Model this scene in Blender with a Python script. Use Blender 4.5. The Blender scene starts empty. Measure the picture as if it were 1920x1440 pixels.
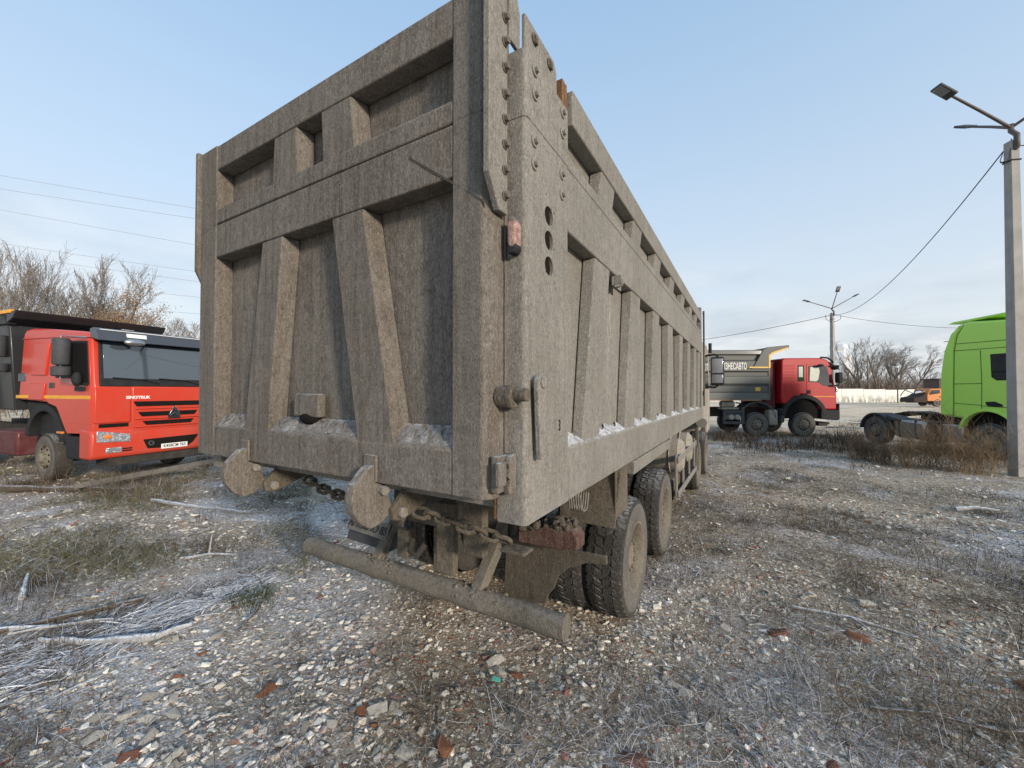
import bpy, bmesh, math, random
import numpy as np
from mathutils import Vector, Matrix, Euler
from math import radians as RAD, sin, cos, pi

random.seed(7)
rng = np.random.default_rng(11)
SC = bpy.context.scene
COL = SC.collection

# ------------------------------------------------------------------ camera
cam_d = bpy.data.cameras.new('camera')
cam = bpy.data.objects.new('camera', cam_d)
COL.objects.link(cam)
cam_d.sensor_width = 36.0
cam_d.lens = 14.08
cam_d.clip_start = 0.05
cam_d.clip_end = 4000
YAW = RAD(30.4)
cam.location = (0, 0, 2.0)
cam.rotation_euler = (RAD(91.0), 0, YAW)
SC.camera = cam

# ------------------------------------------------------------------ sky, sun, exposure
SUN_EL, SUN_AZ = RAD(15.0), RAD(-23.0)          # azimuth counted from +X towards +Y
world = bpy.data.worlds.new('World')
SC.world = world
world.use_nodes = True
nt = world.node_tree
nt.nodes.clear()
w_out = nt.nodes.new('ShaderNodeOutputWorld')
w_bg = nt.nodes.new('ShaderNodeBackground')
w_bg.inputs['Strength'].default_value = 0.15
sky = nt.nodes.new('ShaderNodeTexSky')
sky.sky_type = 'NISHITA'
sky.sun_disc = False
sky.sun_elevation = SUN_EL
sky.sun_rotation = RAD(90.0) - SUN_AZ
sky.altitude = 100
sky.air_density = 1.0
sky.dust_density = 1.2
sky.ozone_density = 2.0
geo = nt.nodes.new('ShaderNodeTexCoord')
sep = nt.nodes.new('ShaderNodeSeparateXYZ')
nt.links.new(geo.outputs['Generated'], sep.inputs[0])
def wmath(op, a, b=None, clamp=False):
    n = nt.nodes.new('ShaderNodeMath'); n.operation = op; n.use_clamp = clamp
    for i, v in enumerate((a, b)):
        if v is None: continue
        if isinstance(v, (int, float)): n.inputs[i].default_value = v
        else: nt.links.new(v, n.inputs[i])
    return n.outputs[0]
zz = wmath('MAXIMUM', sep.outputs[2], 0.0)
den = wmath('ADD', zz, 0.16)
comb = nt.nodes.new('ShaderNodeCombineXYZ')
nt.links.new(wmath('DIVIDE', sep.outputs[0], den), comb.inputs[0])
nt.links.new(wmath('DIVIDE', sep.outputs[1], den), comb.inputs[1])
def wnoise(scale, detail, rough=0.52, dist=0.3):
    n = nt.nodes.new('ShaderNodeTexNoise')
    n.inputs['Scale'].default_value = scale; n.inputs['Detail'].default_value = detail
    n.inputs['Roughness'].default_value = rough; n.inputs['Distortion'].default_value = dist
    nt.links.new(comb.outputs[0], n.inputs['Vector']); return n.outputs['Fac']
def wrange(v, a, b, c, d):
    n = nt.nodes.new('ShaderNodeMapRange')
    for k, x in zip(('From Min','From Max','To Min','To Max'), (a,b,c,d)): n.inputs[k].default_value = x
    nt.links.new(v, n.inputs['Value']); return n.outputs[0]
def wmix(f, a, b):
    n = nt.nodes.new('ShaderNodeMix'); n.data_type = 'RGBA'
    for v, i in ((f,0),(a,6),(b,7)):
        if isinstance(v, (int,float)): n.inputs[i].default_value = v
        elif isinstance(v, tuple): n.inputs[i].default_value = (*v,1)
        else: nt.links.new(v, n.inputs[i])
    return n.outputs[2]
# even high haze over the blue, whiter towards the horizon, the same all the way round
SK = 1.18
haze_col = wmix(wrange(zz, 0.04, 0.72, 0.0, 1.0), (2.72*SK,2.86*SK,2.94*SK), (1.62*SK,2.42*SK,3.35*SK))
veiled = wmix(wrange(zz, 0.0, 0.75, 0.95, 0.60), sky.outputs[0], haze_col)
# soft clouds: pale bank close to the horizon, breaking up higher, greyer bellies
cmask = wmath('MULTIPLY', wmath('SUBTRACT', wmath('ADD', wnoise(0.85, 7), wrange(zz, 0.0, 0.42, 0.26, -0.20)), 0.44, True), 2.6, True)
ccol = wmix(wmath('MULTIPLY', wmath('SUBTRACT', wnoise(1.7, 5), 0.36, True), 4.0, True), (1.62*SK,1.80*SK,2.02*SK), (3.05*SK,3.10*SK,3.12*SK))
sky_col = wmix(wmath('MULTIPLY', cmask, 0.8), veiled, ccol)
nt.links.new(sky_col, w_bg.inputs['Color'])
nt.links.new(w_bg.outputs[0], w_out.inputs['Surface'])

sun_d = bpy.data.lights.new('sun', 'SUN')
sun_d.energy = 2.4
sun_d.angle = RAD(6.0)
sun_d.color = (1.0, 0.86, 0.70)
sun = bpy.data.objects.new('sun', sun_d)
COL.objects.link(sun)
sun_dir = Vector((cos(SUN_EL)*cos(SUN_AZ), cos(SUN_EL)*sin(SUN_AZ), sin(SUN_EL)))
sun.rotation_euler = sun_dir.to_track_quat('Z', 'Y').to_euler()
sun.location = (20, -10, 30)

SC.view_settings.view_transform = 'Standard'
SC.view_settings.look = 'None'
SC.view_settings.exposure = 0.75
SC.view_settings.gamma = 1.0
SC.view_settings.use_curve_mapping = False

# ------------------------------------------------------------------ helpers
class MB:
    """collects vertices and faces of one mesh"""
    def __init__(self):
        self.v = []; self.f = []
    def add(self, vs, fs):
        o = len(self.v)
        self.v.extend([tuple(p) for p in vs])
        self.f.extend([tuple(i+o for i in f) for f in fs])
        return self
    def box(self, x0, x1, y0, y1, z0, z1):
        return self.hexa([(x0,y0,z0),(x1,y0,z0),(x1,y1,z0),(x0,y1,z0),(x0,y0,z1),(x1,y0,z1),(x1,y1,z1),(x0,y1,z1)])
    def hexa(self, p):
        return self.add(p, [(0,3,2,1),(4,5,6,7),(0,1,5,4),(1,2,6,5),(2,3,7,6),(3,0,4,7)])
    def prism(self, poly, axis, a0, a1):
        n = len(poly)
        def P(u, w, a):
            return {'x': (a,u,w), 'y': (u,a,w), 'z': (u,w,a)}[axis]
        vs = [P(u,w,a0) for u,w in poly] + [P(u,w,a1) for u,w in poly]
        fs = [tuple(range(n)), tuple(range(2*n-1, n-1, -1))]
        fs += [(i, i+n, (i+1)%n+n, (i+1)%n) for i in range(n)]
        return self.add(vs, fs)
    def tube(self, path, rad, n=8, caps=True, phase=0.0):
        path = [Vector(p) for p in path]
        m = len(path)
        if not isinstance(rad, (list, tuple)): rad = [rad]*m
        vs = []; fs = []
        up = None
        for i, p in enumerate(path):
            t = (path[min(i+1,m-1)] - path[max(i-1,0)])
            if t.length < 1e-9: t = Vector((0,0,1))
            t.normalize()
            if up is None:
                up = Vector((0,0,1)) if abs(t.z) < 0.9 else Vector((1,0,0))
            a = t.cross(up)
            if a.length < 1e-6: a = t.orthogonal()
            a.normalize(); b = a.cross(t); up = b
            for k in range(n):
                th = 2*pi*k/n + phase
                vs.append(p + (a*cos(th) + b*sin(th))*rad[i])
        for i in range(m-1):
            for k in range(n):
                k2 = (k+1) % n
                fs.append((i*n+k, i*n+k2, (i+1)*n+k2, (i+1)*n+k))
        if caps:
            fs.append(tuple(range(n-1,-1,-1))); fs.append(tuple((m-1)*n+k for k in range(n)))
        return self.add(vs, fs)
    def cyl(self, p0, p1, r, n=16, r1=None):
        return self.tube([p0, p1], [r, r if r1 is None else r1], n)
    def lathe(self, prof, c=(0,0,0), axis='y', n=32, closed=False):
        """prof: (radius, height along axis)"""
        c = Vector(c); vs = []; fs = []; m = len(prof)
        for r, h in prof:
            for k in range(n):
                th = 2*pi*k/n
                u, w = r*cos(th), r*sin(th)
                vs.append(c + Vector({'x': (h,u,w), 'y': (u,h,w), 'z': (u,w,h)}[axis]))
        rows = m if closed else m-1
        for i in range(rows):
            j = (i+1) % m
            for k in range(n):
                k2 = (k+1) % n
                fs.append((i*n+k, i*n+k2, j*n+k2, j*n+k))
        return self.add(vs, fs)
    def ball(self, c, r, n=10, m=6):
        if not isinstance(r, (list, tuple)): r = (r,r,r)
        vs = [(c[0],c[1],c[2]-r[2])]; fs = []
        for i in range(1, m):
            ph = pi*i/m - pi/2
            for k in range(n):
                th = 2*pi*k/n
                vs.append((c[0]+r[0]*cos(ph)*cos(th), c[1]+r[1]*cos(ph)*sin(th), c[2]+r[2]*sin(ph)))
        vs.append((c[0],c[1],c[2]+r[2]))
        for k in range(n):
            fs.append((0, 1+(k+1)%n, 1+k))
            fs.append((len(vs)-1, 1+(m-2)*n+k, 1+(m-2)*n+(k+1)%n))
        for i in range(m-2):
            for k in range(n):
                a = 1+i*n
                fs.append((a+k, a+(k+1)%n, a+n+(k+1)%n, a+n+k))
        return self.add(vs, fs)
    def torus(self, c, R, r, mat, n=12, m=6, stretch=0.0):
        """ring in local xy, optionally stretched along local x, placed by the 3x3 matrix mat"""
        c = Vector(c); vs = []; fs = []
        for i in range(n):
            a = 2*pi*i/n
            for k in range(m):
                b = 2*pi*k/m
                x = (R + r*cos(b))*cos(a); y = (R + r*cos(b))*sin(a); z = r*sin(b)
                x += stretch if cos(a) > 0 else -stretch
                vs.append(c + mat @ Vector((x,y,z)))
        for i in range(n):
            for k in range(m):
                i2 = (i+1)%n; k2 = (k+1)%m
                fs.append((i*m+k, i2*m+k, i2*m+k2, i*m+k2))
        return self.add(vs, fs)
    def build(self, name, mat, parent=None, bevel=0.0, smooth=None, seg=2, fix=True, label=None):
        me = bpy.data.meshes.new(name)
        me.from_pydata(self.v, [], self.f)
        if fix:
            bm = bmesh.new(); bm.from_mesh(me)
            bmesh.ops.recalc_face_normals(bm, faces=bm.faces)
            bm.to_mesh(me); bm.free()
        me.update()
        if mat is not None: me.materials.append(mat)
        if smooth is not None:
            me.shade_smooth(); me.set_sharp_from_angle(angle=RAD(smooth))
        o = bpy.data.objects.new(name, me)
        COL.objects.link(o)
        if parent is not None: o.parent = parent
        if bevel:
            b = o.modifiers.new('bevel', 'BEVEL'); b.width = bevel; b.segments = seg
            b.limit_method = 'ANGLE'; b.angle_limit = RAD(32)
            if smooth is None:
                me.shade_smooth(); me.set_sharp_from_angle(angle=RAD(30))
        if label: o['label'] = label
        return o

def tag(o, label=None, cat=None, group=None, kind=None):
    if label: o['label'] = label
    if cat: o['category'] = cat
    if group: o['group'] = group
    if kind: o['kind'] = kind
    return o

def thing(name, label, cat, loc=(0,0,0), rotz=0.0, group=None):
    o = bpy.data.objects.new(name, None)
    o.empty_display_size = 0.2
    COL.objects.link(o)
    o.location = loc; o.rotation_euler = (0,0,rotz)
    return tag(o, label, cat, group)

def copy_tree(o, parent=None):
    c = o.copy(); COL.objects.link(c)
    c.parent = parent
    for ch in list(o.children): copy_tree(ch, c)
    return c

def raw_mesh(name, verts, faces_flat, nper, mat, parent=None, cols=None, smooth=False):
    """fast mesh from numpy: verts (N,3), faces (F,nper)"""
    me = bpy.data.meshes.new(name)
    nv, nf = len(verts), len(faces_flat)
    me.vertices.add(nv); me.vertices.foreach_set('co', np.asarray(verts, np.float32).ravel())
    me.loops.add(nf*nper); me.loops.foreach_set('vertex_index', np.asarray(faces_flat, np.int32).ravel())
    me.polygons.add(nf)
    me.polygons.foreach_set('loop_start', np.arange(0, nf*nper, nper, dtype=np.int32))
    if smooth: me.polygons.foreach_set('use_smooth', np.ones(nf, bool))
    else: me.polygons.foreach_set('use_smooth', np.zeros(nf, bool))
    me.update(calc_edges=True)
    if cols is not None:
        a = me.color_attributes.new('tone', 'FLOAT_COLOR', 'POINT')
        c4 = np.ones((nv,4), np.float32); c4[:,:3] = cols
        a.data.foreach_set('color', c4.ravel())
    me.materials.append(mat)
    o = bpy.data.objects.new(name, me)
    COL.objects.link(o)
    if parent is not None: o.parent = parent
    return o

def text_mesh(name, body, size, mat, parent, loc, rot, xs=1.0, bold=0.0, depth=0.002, align='CENTER', shear=0.0):
    cu = bpy.data.curves.new(name, 'FONT')
    cu.body = body; cu.size = size; cu.extrude = depth; cu.offset = bold; cu.shear = shear
    cu.align_x = align; cu.align_y = 'CENTER'
    t = bpy.data.objects.new('tmp_text', cu)
    COL.objects.link(t)
    dg = bpy.context.evaluated_depsgraph_get()
    me = bpy.data.meshes.new_from_object(t.evaluated_get(dg))
    bpy.data.objects.remove(t); bpy.data.curves.remove(cu)
    me.name = name
    me.materials.clear(); me.materials.append(mat)
    me.transform(Matrix.Diagonal((xs,1,1,1)))
    me.transform(Matrix.Translation(loc) @ Euler(rot).to_matrix().to_4x4())
    o = bpy.data.objects.new(name, me)
    COL.objects.link(o); o.parent = parent
    return o

# value noise for placing things
_H = rng.random((256,256)).astype(np.float64)
def vnoise(x, y):
    xi = np.floor(x).astype(int); yi = np.floor(y).astype(int)
    fx = x-xi; fy = y-yi
    fx = fx*fx*(3-2*fx); fy = fy*fy*(3-2*fy)
    a = _H[xi&255, yi&255]; b = _H[(xi+1)&255, yi&255]; c = _H[xi&255, (yi+1)&255]; d = _H[(xi+1)&255, (yi+1)&255]
    return (a*(1-fx)+b*fx)*(1-fy) + (c*(1-fx)+d*fx)*fy
def fbm(x, y, o=4):
    x = np.asarray(x, float); y = np.asarray(y, float)
    s = 0; a = 0.5; t = 0
    for i in range(o):
        s = s + a*vnoise(x+17.3*i, y-9.1*i); t += a; a *= 0.5; x = x*2.03; y = y*2.03
    return s/t
def ground_h(x, y):
    x = np.asarray(x, float); y = np.asarray(y, float)
    r = np.hypot(x, y)
    h = (fbm(x*0.55+3, y*0.55+8, 3)-0.5)*0.10 + (fbm(x*3.1, y*3.1, 3)-0.5)*0.05
    far = (fbm(x*0.05+40, y*0.05, 2)-0.5)*0.5*np.clip((r-28)/40, 0, 1)
    return h*np.clip(1-r/160, 0, 1) + far
def gz(x, y): return float(ground_h(np.array([x]), np.array([y]))[0])

# ------------------------------------------------------------------ materials
class NT:
    def __init__(self, name):
        self.m = bpy.data.materials.new(name); self.m.use_nodes = True
        self.t = self.m.node_tree; self.t.nodes.clear()
        self.out = self.n('ShaderNodeOutputMaterial'); self.b = self.n('ShaderNodeBsdfPrincipled')
        self.l(self.b.outputs[0], self.out.inputs[0])
    def n(self, t, **k):
        x = self.t.nodes.new(t)
        for a, v in k.items(): setattr(x, a, v)
        return x
    def l(self, a, b): self.t.links.new(a, b)
    def coord(self, scale=(1,1,1), which='Object'):
        c = self.n('ShaderNodeTexCoord'); m = self.n('ShaderNodeMapping')
        m.inputs['Scale'].default_value = scale
        self.l(c.outputs[which], m.inputs['Vector'])
        return m.outputs[0]
    def noise(self, vec, scale, detail=4, rough=0.55, dist=0.0):
        x = self.n('ShaderNodeTexNoise'); x.inputs['Scale'].default_value = scale
        x.inputs['Detail'].default_value = detail; x.inputs['Roughness'].default_value = rough
        x.inputs['Distortion'].default_value = dist
        self.l(vec, x.inputs['Vector']); return x.outputs['Fac']
    def voro(self, vec, scale, feature='F1', out='Distance'):
        x = self.n('ShaderNodeTexVoronoi'); x.feature = feature; x.inputs['Scale'].default_value = scale
        self.l(vec, x.inputs['Vector']); return x
    def ramp(self, fac, stops):
        x = self.n('ShaderNodeValToRGB'); e = x.color_ramp.elements
        while len(e) < len(stops): e.new(0.5)
        for i, (p, c) in enumerate(stops):
            e[i].position = p
            e[i].color = (c, c, c, 1) if isinstance(c, (int, float)) else (*c, 1)
        self.l(fac, x.inputs['Fac']); return x.outputs['Color']
    def mix(self, fac, a, b, blend='MIX'):
        x = self.n('ShaderNodeMix', data_type='RGBA', blend_type=blend)
        for v, i in ((fac,0),(a,6),(b,7)):
            if isinstance(v, (int,float)): x.inputs[i].default_value = v
            elif isinstance(v, tuple): x.inputs[i].default_value = (*v,1)
            else: self.l(v, x.inputs[i])
        return x.outputs[2]
    def math(self, op, a, b=None, clamp=False):
        x = self.n('ShaderNodeMath', operation=op, use_clamp=clamp)
        for i, v in enumerate((a,b)):
            if v is None: continue
            if isinstance(v, (int,float)): x.inputs[i].default_value = v
            else: self.l(v, x.inputs[i])
        return x.outputs[0]
    def bump(self, h, strength=0.5, dist=0.01):
        x = self.n('ShaderNodeBump'); x.inputs['Strength'].default_value = strength
        x.inputs['Distance'].default_value = dist
        self.l(h, x.inputs['Height']); self.l(x.outputs[0], self.b.inputs['Normal'])
    def set(self, col=None, rough=None, metal=None, spec=None):
        for v, k in ((col,'Base Color'),(rough,'Roughness'),(metal,'Metallic'),(spec,'Specular IOR Level')):
            if v is None: continue
            if isinstance(v, (int,float)): self.b.inputs[k].default_value = v
            elif isinstance(v, tuple): self.b.inputs[k].default_value = (*v,1)
            else: self.l(v, self.b.inputs[k])
        return self.m
    def upness(self):
        g = self.n('ShaderNodeNewGeometry'); s = self.n('ShaderNodeSeparateXYZ')
        self.l(g.outputs['Normal'], s.inputs[0]); return s.outputs[2]

def M_mud(name, c_dark, c_mid, c_light, streak=1.0, frost=0.35, bump=0.55):
    n = NT(name)
    v = n.coord()
    vs = n.coord((26,26,1.5))
    big = n.noise(v, 1.6, 6, 0.6, 0.3)
    st = n.noise(vs, 1.0, 5, 0.65, 0.2)
    med = n.noise(v, 22, 5, 0.65)
    fine = n.noise(n.coord((170,170,85)), 1.0, 3, 0.6)
    grit = n.noise(n.coord((105,105,30)), 1.0, 4, 0.7)
    base = n.mix(n.ramp(big, [(0.35,0.0),(0.68,1.0)]), c_dark, c_mid)
    base = n.mix(n.math('MULTIPLY', n.ramp(st, [(0.40,0.0),(0.68,1.0)]), 0.50*streak), base, c_light)
    base = n.mix(n.math('MULTIPLY', n.ramp(st, [(0.32,1.0),(0.46,0.0)]), 0.40*streak), base, tuple(x*0.52 for x in c_dark))
    wide = n.noise(n.coord((7,7,0.35)), 1.0, 5, 0.6, 0.3)
    base = n.mix(n.math('MULTIPLY', n.ramp(wide, [(0.50,0.0),(0.70,1.0)]), 0.38*streak), base, (c_dark[0]*0.98, c_dark[1]*0.86, c_dark[2]*0.74))
    base = n.mix(n.math('MULTIPLY', n.ramp(med, [(0.36,1.0),(0.5,0.0)]), 0.42), base, tuple(x*0.6 for x in c_dark))
    base = n.mix(n.math('MULTIPLY', n.ramp(fine, [(0.54,0.0),(0.70,1.0)]), 0.36), base, tuple(min(1,x*1.75) for x in c_light))
    base = n.mix(n.math('MULTIPLY', n.ramp(fine, [(0.32,1.0),(0.46,0.0)]), 0.5), base, tuple(x*0.45 for x in c_dark))
    base = n.mix(n.math('MULTIPLY', n.ramp(grit, [(0.34,1.0),(0.48,0.0)]), 0.32), base, tuple(x*0.5 for x in c_dark))
    base = n.mix(n.math('MULTIPLY', n.ramp(grit, [(0.55,0.0),(0.68,1.0)]), 0.28), base, tuple(min(1,x*1.45) for x in c_light))
    up = n.upness()
    fr = n.math('MULTIPLY', n.math('MULTIPLY', n.ramp(up, [(0.55,0.0),(0.9,1.0)]), n.ramp(n.noise(v, 34, 4), [(0.40,0.0),(0.55,1.0)])), frost)
    base = n.mix(fr, base, (0.72,0.76,0.82))
    h = n.math('ADD', n.math('MULTIPLY', med, 0.7), n.math('MULTIPLY', fine, 0.45))
    h = n.math('ADD', h, n.math('MULTIPLY', st, 0.25))
    h = n.math('ADD', h, n.math('MULTIPLY', n.noise(v, 3.2, 2, 0.5), 2.2))
    n.bump(h, bump, 0.012)
    return n.set(base, 0.9, 0.0, 0.10)

def M_plain(name, col, rough=0.6, metal=0.0, var=0.15, scale=9.0, spec=0.5, bump=0.0):
    n = NT(name); v = n.coord()
    f = n.noise(v, scale, 5, 0.6)
    c = n.mix(n.ramp(f, [(0.3,0.0),(0.7,1.0)]), tuple(x*(1-var) for x in col), tuple(min(1,x*(1+var)) for x in col))
    if bump: n.bump(n.noise(v, scale*5, 4), bump, 0.01)
    return n.set(c, rough, metal, spec)

def M_paint(name, col, dust=(0.20,0.17,0.13), dirt=0.35, rough=0.32):
    """vehicle paint with dust film and speckled dirt, heavier low on the body where wheels throw it"""
    n = NT(name); v = n.coord()
    c = n.mix(n.noise(v, 0.7, 3), tuple(x*0.93 for x in col), col)
    s = n.n('ShaderNodeSeparateXYZ'); n.l(v, s.inputs[0])
    low = n.n('ShaderNodeMapRange'); low.inputs['From Min'].default_value = 0.4; low.inputs['From Max'].default_value = 2.1
    low.inputs['To Min'].default_value = 1.0; low.inputs['To Max'].default_value = 0.16
    n.l(s.outputs[2], low.inputs['Value'])
    d = n.ramp(n.noise(v, 2.6, 6, 0.65, 0.4), [(0.36,0.0),(0.72,1.0)])
    sp = n.ramp(n.noise(v, 60, 3), [(0.55,0.0),(0.72,1.0)])
    fac = n.math('MULTIPLY', n.math('ADD', d, n.math('MULTIPLY', sp, 0.35), True), n.math('MULTIPLY', low.outputs[0], dirt), True)
    c = n.mix(fac, c, dust)
    n.set(c, n.math('ADD', n.math('MULTIPLY', fac, 0.6), rough, True), 0.0, 0.35)
    n.b.inputs['Coat Weight'].default_value = 0.10
    n.b.inputs['Coat Roughness'].default_value = 0.12
    return n.m

def M_attr(name, rough=0.9, bump=0.0, scale=80, spec=0.2, frost=0.0):
    n = NT(name)
    a = n.n('ShaderNodeAttribute', attribute_name='tone')
    v = n.coord()
    f = n.noise(v, scale, 4, 0.6)
    c = n.mix(1.0, a.outputs['Color'], n.ramp(f, [(0.25,0.66),(0.75,1.22)]), 'MULTIPLY')
    if frost:
        # rime on the upper faces, in the same patches as on the soil
        f1 = n.ramp(n.noise(v, 0.42, 5, 0.6, 0.6), [(0.44,0.15),(0.62,1.0)])
        f2 = n.ramp(n.noise(v, 90, 4, 0.7), [(0.42,0.0),(0.60,1.0)])
        up = n.ramp(n.upness(), [(0.2,0.0),(0.8,1.0)])
        c = n.mix(n.math('MULTIPLY', n.math('MULTIPLY', f1, f2), n.math('MULTIPLY', up, frost)), c, (0.70,0.72,0.76))
    if bump: n.bump(f, bump, 0.004)
    return n.set(c, rough, 0.0, spec*0.25)

m_mud = M_mud('mud_coated_steel', (0.118,0.103,0.088), (0.165,0.148,0.129), (0.228,0.211,0.188))
m_mud_side = M_mud('dry_mud_steel', (0.175,0.166,0.147), (0.232,0.221,0.199), (0.30,0.288,0.263), streak=0.45, bump=0.4)
m_mud_under = M_mud('thick_mud', (0.085,0.073,0.057), (0.15,0.13,0.102), (0.20,0.176,0.14), streak=0.25, frost=0.1, bump=0.9)
m_mud_pipe = M_mud('pipe_mud', (0.13,0.118,0.098), (0.20,0.184,0.157), (0.255,0.236,0.204), streak=0.1, frost=0.1, bump=1.0)
m_tyre = M_mud('muddy_rubber', (0.036,0.034,0.032), (0.080,0.075,0.067), (0.15,0.139,0.120), streak=0.0, frost=0.25, bump=0.8)
m_tyre_side = M_mud('dusty_sidewall', (0.095,0.092,0.086), (0.16,0.15,0.135), (0.22,0.208,0.185), streak=0.0, frost=0.1, bump=0.3)
m_rim = M_mud('dusty_rim', (0.15,0.13,0.10), (0.215,0.19,0.152), (0.27,0.245,0.205), streak=0.0, frost=0.0, bump=0.4)
m_rust = M_mud('rusty_steel', (0.14,0.075,0.04), (0.22,0.12,0.065), (0.27,0.17,0.11), streak=1.0, frost=0.1)
m_redbar = M_mud('red_lamp_bar', (0.085,0.045,0.036), (0.125,0.08,0.066), (0.20,0.165,0.14), streak=0.9, frost=0.1)
m_seam = M_plain('weld_line', (0.085,0.073,0.06), 0.9, bump=0.5)
def _frost(nm, lo, hi):
    n = NT(nm); v = n.coord()
    f = n.noise(v, 130, 4, 0.7); g = n.noise(v, 18, 4, 0.6)
    k = n.ramp(n.math('ADD', n.math('MULTIPLY', f, 0.7), n.math('MULTIPLY', g, 0.5)), [(lo,0.0),(hi,1.0)])
    n.bump(f, 1.0, 0.012)
    return n.set(n.mix(k, (0.20,0.185,0.165), (0.70,0.72,0.76)), 0.85)
m_frost = _frost('frost', 0.48, 0.68)
m_frost_thin = _frost('thin_frost', 0.60, 0.86)
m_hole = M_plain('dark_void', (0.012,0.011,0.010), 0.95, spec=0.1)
m_black = M_plain('black_plastic', (0.022,0.023,0.025), 0.7, var=0.3, spec=0.2)
m_dgrey = M_plain('dark_grey_plastic', (0.06,0.064,0.07), 0.7, var=0.2, spec=0.25)
m_chassis = M_plain('dirty_shaded_chassis', (0.035,0.032,0.028), 0.85, var=0.4, bump=0.6)  # dirty steel; its dark tone also paints the shade under the muddy tipper
m_red = M_paint('orange_red_paint', (0.57,0.048,0.024), dirt=0.34)
m_red2 = M_paint('deep_red_paint', (0.38,0.009,0.016), dust=(0.16,0.08,0.065), dirt=0.28, rough=0.45)
m_green = M_paint('bright_green_paint', (0.50,0.84,0.14), dirt=0.10, rough=0.4)
m_orange = M_paint('orange_paint', (0.62,0.20,0.03), dirt=0.5)
m_bodygrey = M_paint('dark_grey_body_paint', (0.085,0.090,0.090), dust=(0.15,0.135,0.115), dirt=0.4, rough=0.5)
m_bodyblack = M_paint('graphite_body_paint', (0.020,0.022,0.026), dirt=0.16, rough=0.42)
m_visor = M_paint('visor_slate', (0.055,0.066,0.085), dirt=0.2, rough=0.35)
m_yellow = M_plain('yellow_reflective_tape', (0.80,0.36,0.012), 0.45)
m_yellow2 = M_plain('dull_yellow_paint', (0.58,0.36,0.06), 0.5)
m_white = M_plain('white_paint', (0.78,0.78,0.76), 0.5, var=0.06)
m_chrome = M_plain('chrome', (0.62,0.63,0.65), 0.16, 1.0, var=0.1)
m_alu = M_plain('dull_aluminium', (0.42,0.43,0.44), 0.38, 0.9, var=0.15)
m_tank = M_mud('dusty_tank', (0.22,0.20,0.17), (0.36,0.33,0.28), (0.46,0.43,0.38), streak=0.2, frost=0.3, bump=0.2)
m_amber = M_plain('amber_lens', (0.62,0.20,0.04), 0.25)
m_pinklens = M_plain('faded_pink_lens', (0.40,0.25,0.215), 0.7, var=0.5, scale=40, bump=0.9)
m_plate = M_plain('number_plate_white', (0.74,0.74,0.72), 0.4, var=0.05)
m_plate_dirty = M_mud('dirty_plate', (0.16,0.15,0.135), (0.26,0.25,0.23), (0.38,0.37,0.35), streak=0.2, frost=0.1, bump=0.3)
m_plastic_scrap = M_plain('green_plastic', (0.08,0.42,0.33), 0.4)
m_concrete = NT('concrete')
def _conc(n):
    v = n.coord()
    a = n.noise(v, 3.0, 6, 0.6); b = n.noise(v, 60, 4, 0.6); s = n.noise(n.coord((14,14,0.8)), 1.0, 4)
    c = n.mix(n.ramp(a,[(0.3,0.0),(0.7,1.0)]), (0.26,0.25,0.235), (0.36,0.345,0.32))
    c = n.mix(n.math('MULTIPLY', n.ramp(b,[(0.3,1.0),(0.42,0.0)]), 0.5), c, (0.16,0.15,0.14))
    c = n.mix(n.math('MULTIPLY', n.ramp(s,[(0.56,0.0),(0.72,1.0)]), 0.4), c, (0.2,0.19,0.175))
    n.bump(b, 0.4, 0.006)
    return n.set(c, 0.9)
m_concrete = _conc(m_concrete)
def _glass(name, col, rough=0.03):
    n = NT(name)
    n.set(col, rough, 0.0, 0.9)
    n.b.inputs['Coat Weight'].default_value = 1.0
    n.b.inputs['Coat Roughness'].default_value = 0.02
    return n.m
m_glass = _glass('dark_window_glass', (0.014,0.017,0.020))
m_wscreen = _glass('windscreen_glass', (0.050,0.066,0.082))
def _lens():
    n = NT('headlamp_lens'); v = n.coord()
    x = n.voro(v, 26); c = n.ramp(x.outputs['Distance'], [(0.0,(0.75,0.76,0.78)),(0.6,(0.32,0.33,0.35))])
    n.bump(x.outputs['Distance'], 0.6, 0.02)
    return n.set(c, 0.12, 0.4)
m_lens = _lens()
m_stone = M_attr('rubble_stone', 0.9, 0.6, 120, frost=0.8)
m_twig = M_attr('dead_plant', 0.85, 0.0, 30)
m_bark = M_plain('bark', (0.085,0.070,0.056), 0.95, var=0.4, scale=14, bump=0.6)
m_bark_far = M_plain('grey_brown_bark', (0.20,0.172,0.148), 0.95, var=0.25)
m_branch = M_mud('frosted_branch', (0.28,0.275,0.27), (0.43,0.43,0.44), (0.54,0.55,0.57), streak=0.0, frost=0.9, bump=0.5)
m_branch_br = M_mud('grey_brown_branch', (0.07,0.055,0.042), (0.13,0.105,0.08), (0.19,0.16,0.13), streak=0.0, frost=0.4, bump=0.6)
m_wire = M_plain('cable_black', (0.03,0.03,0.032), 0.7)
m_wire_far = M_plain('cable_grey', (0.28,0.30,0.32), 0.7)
m_steelpipe = M_plain('brown_steel_pipe', (0.09,0.075,0.065), 0.6, var=0.3, bump=0.3)
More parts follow.
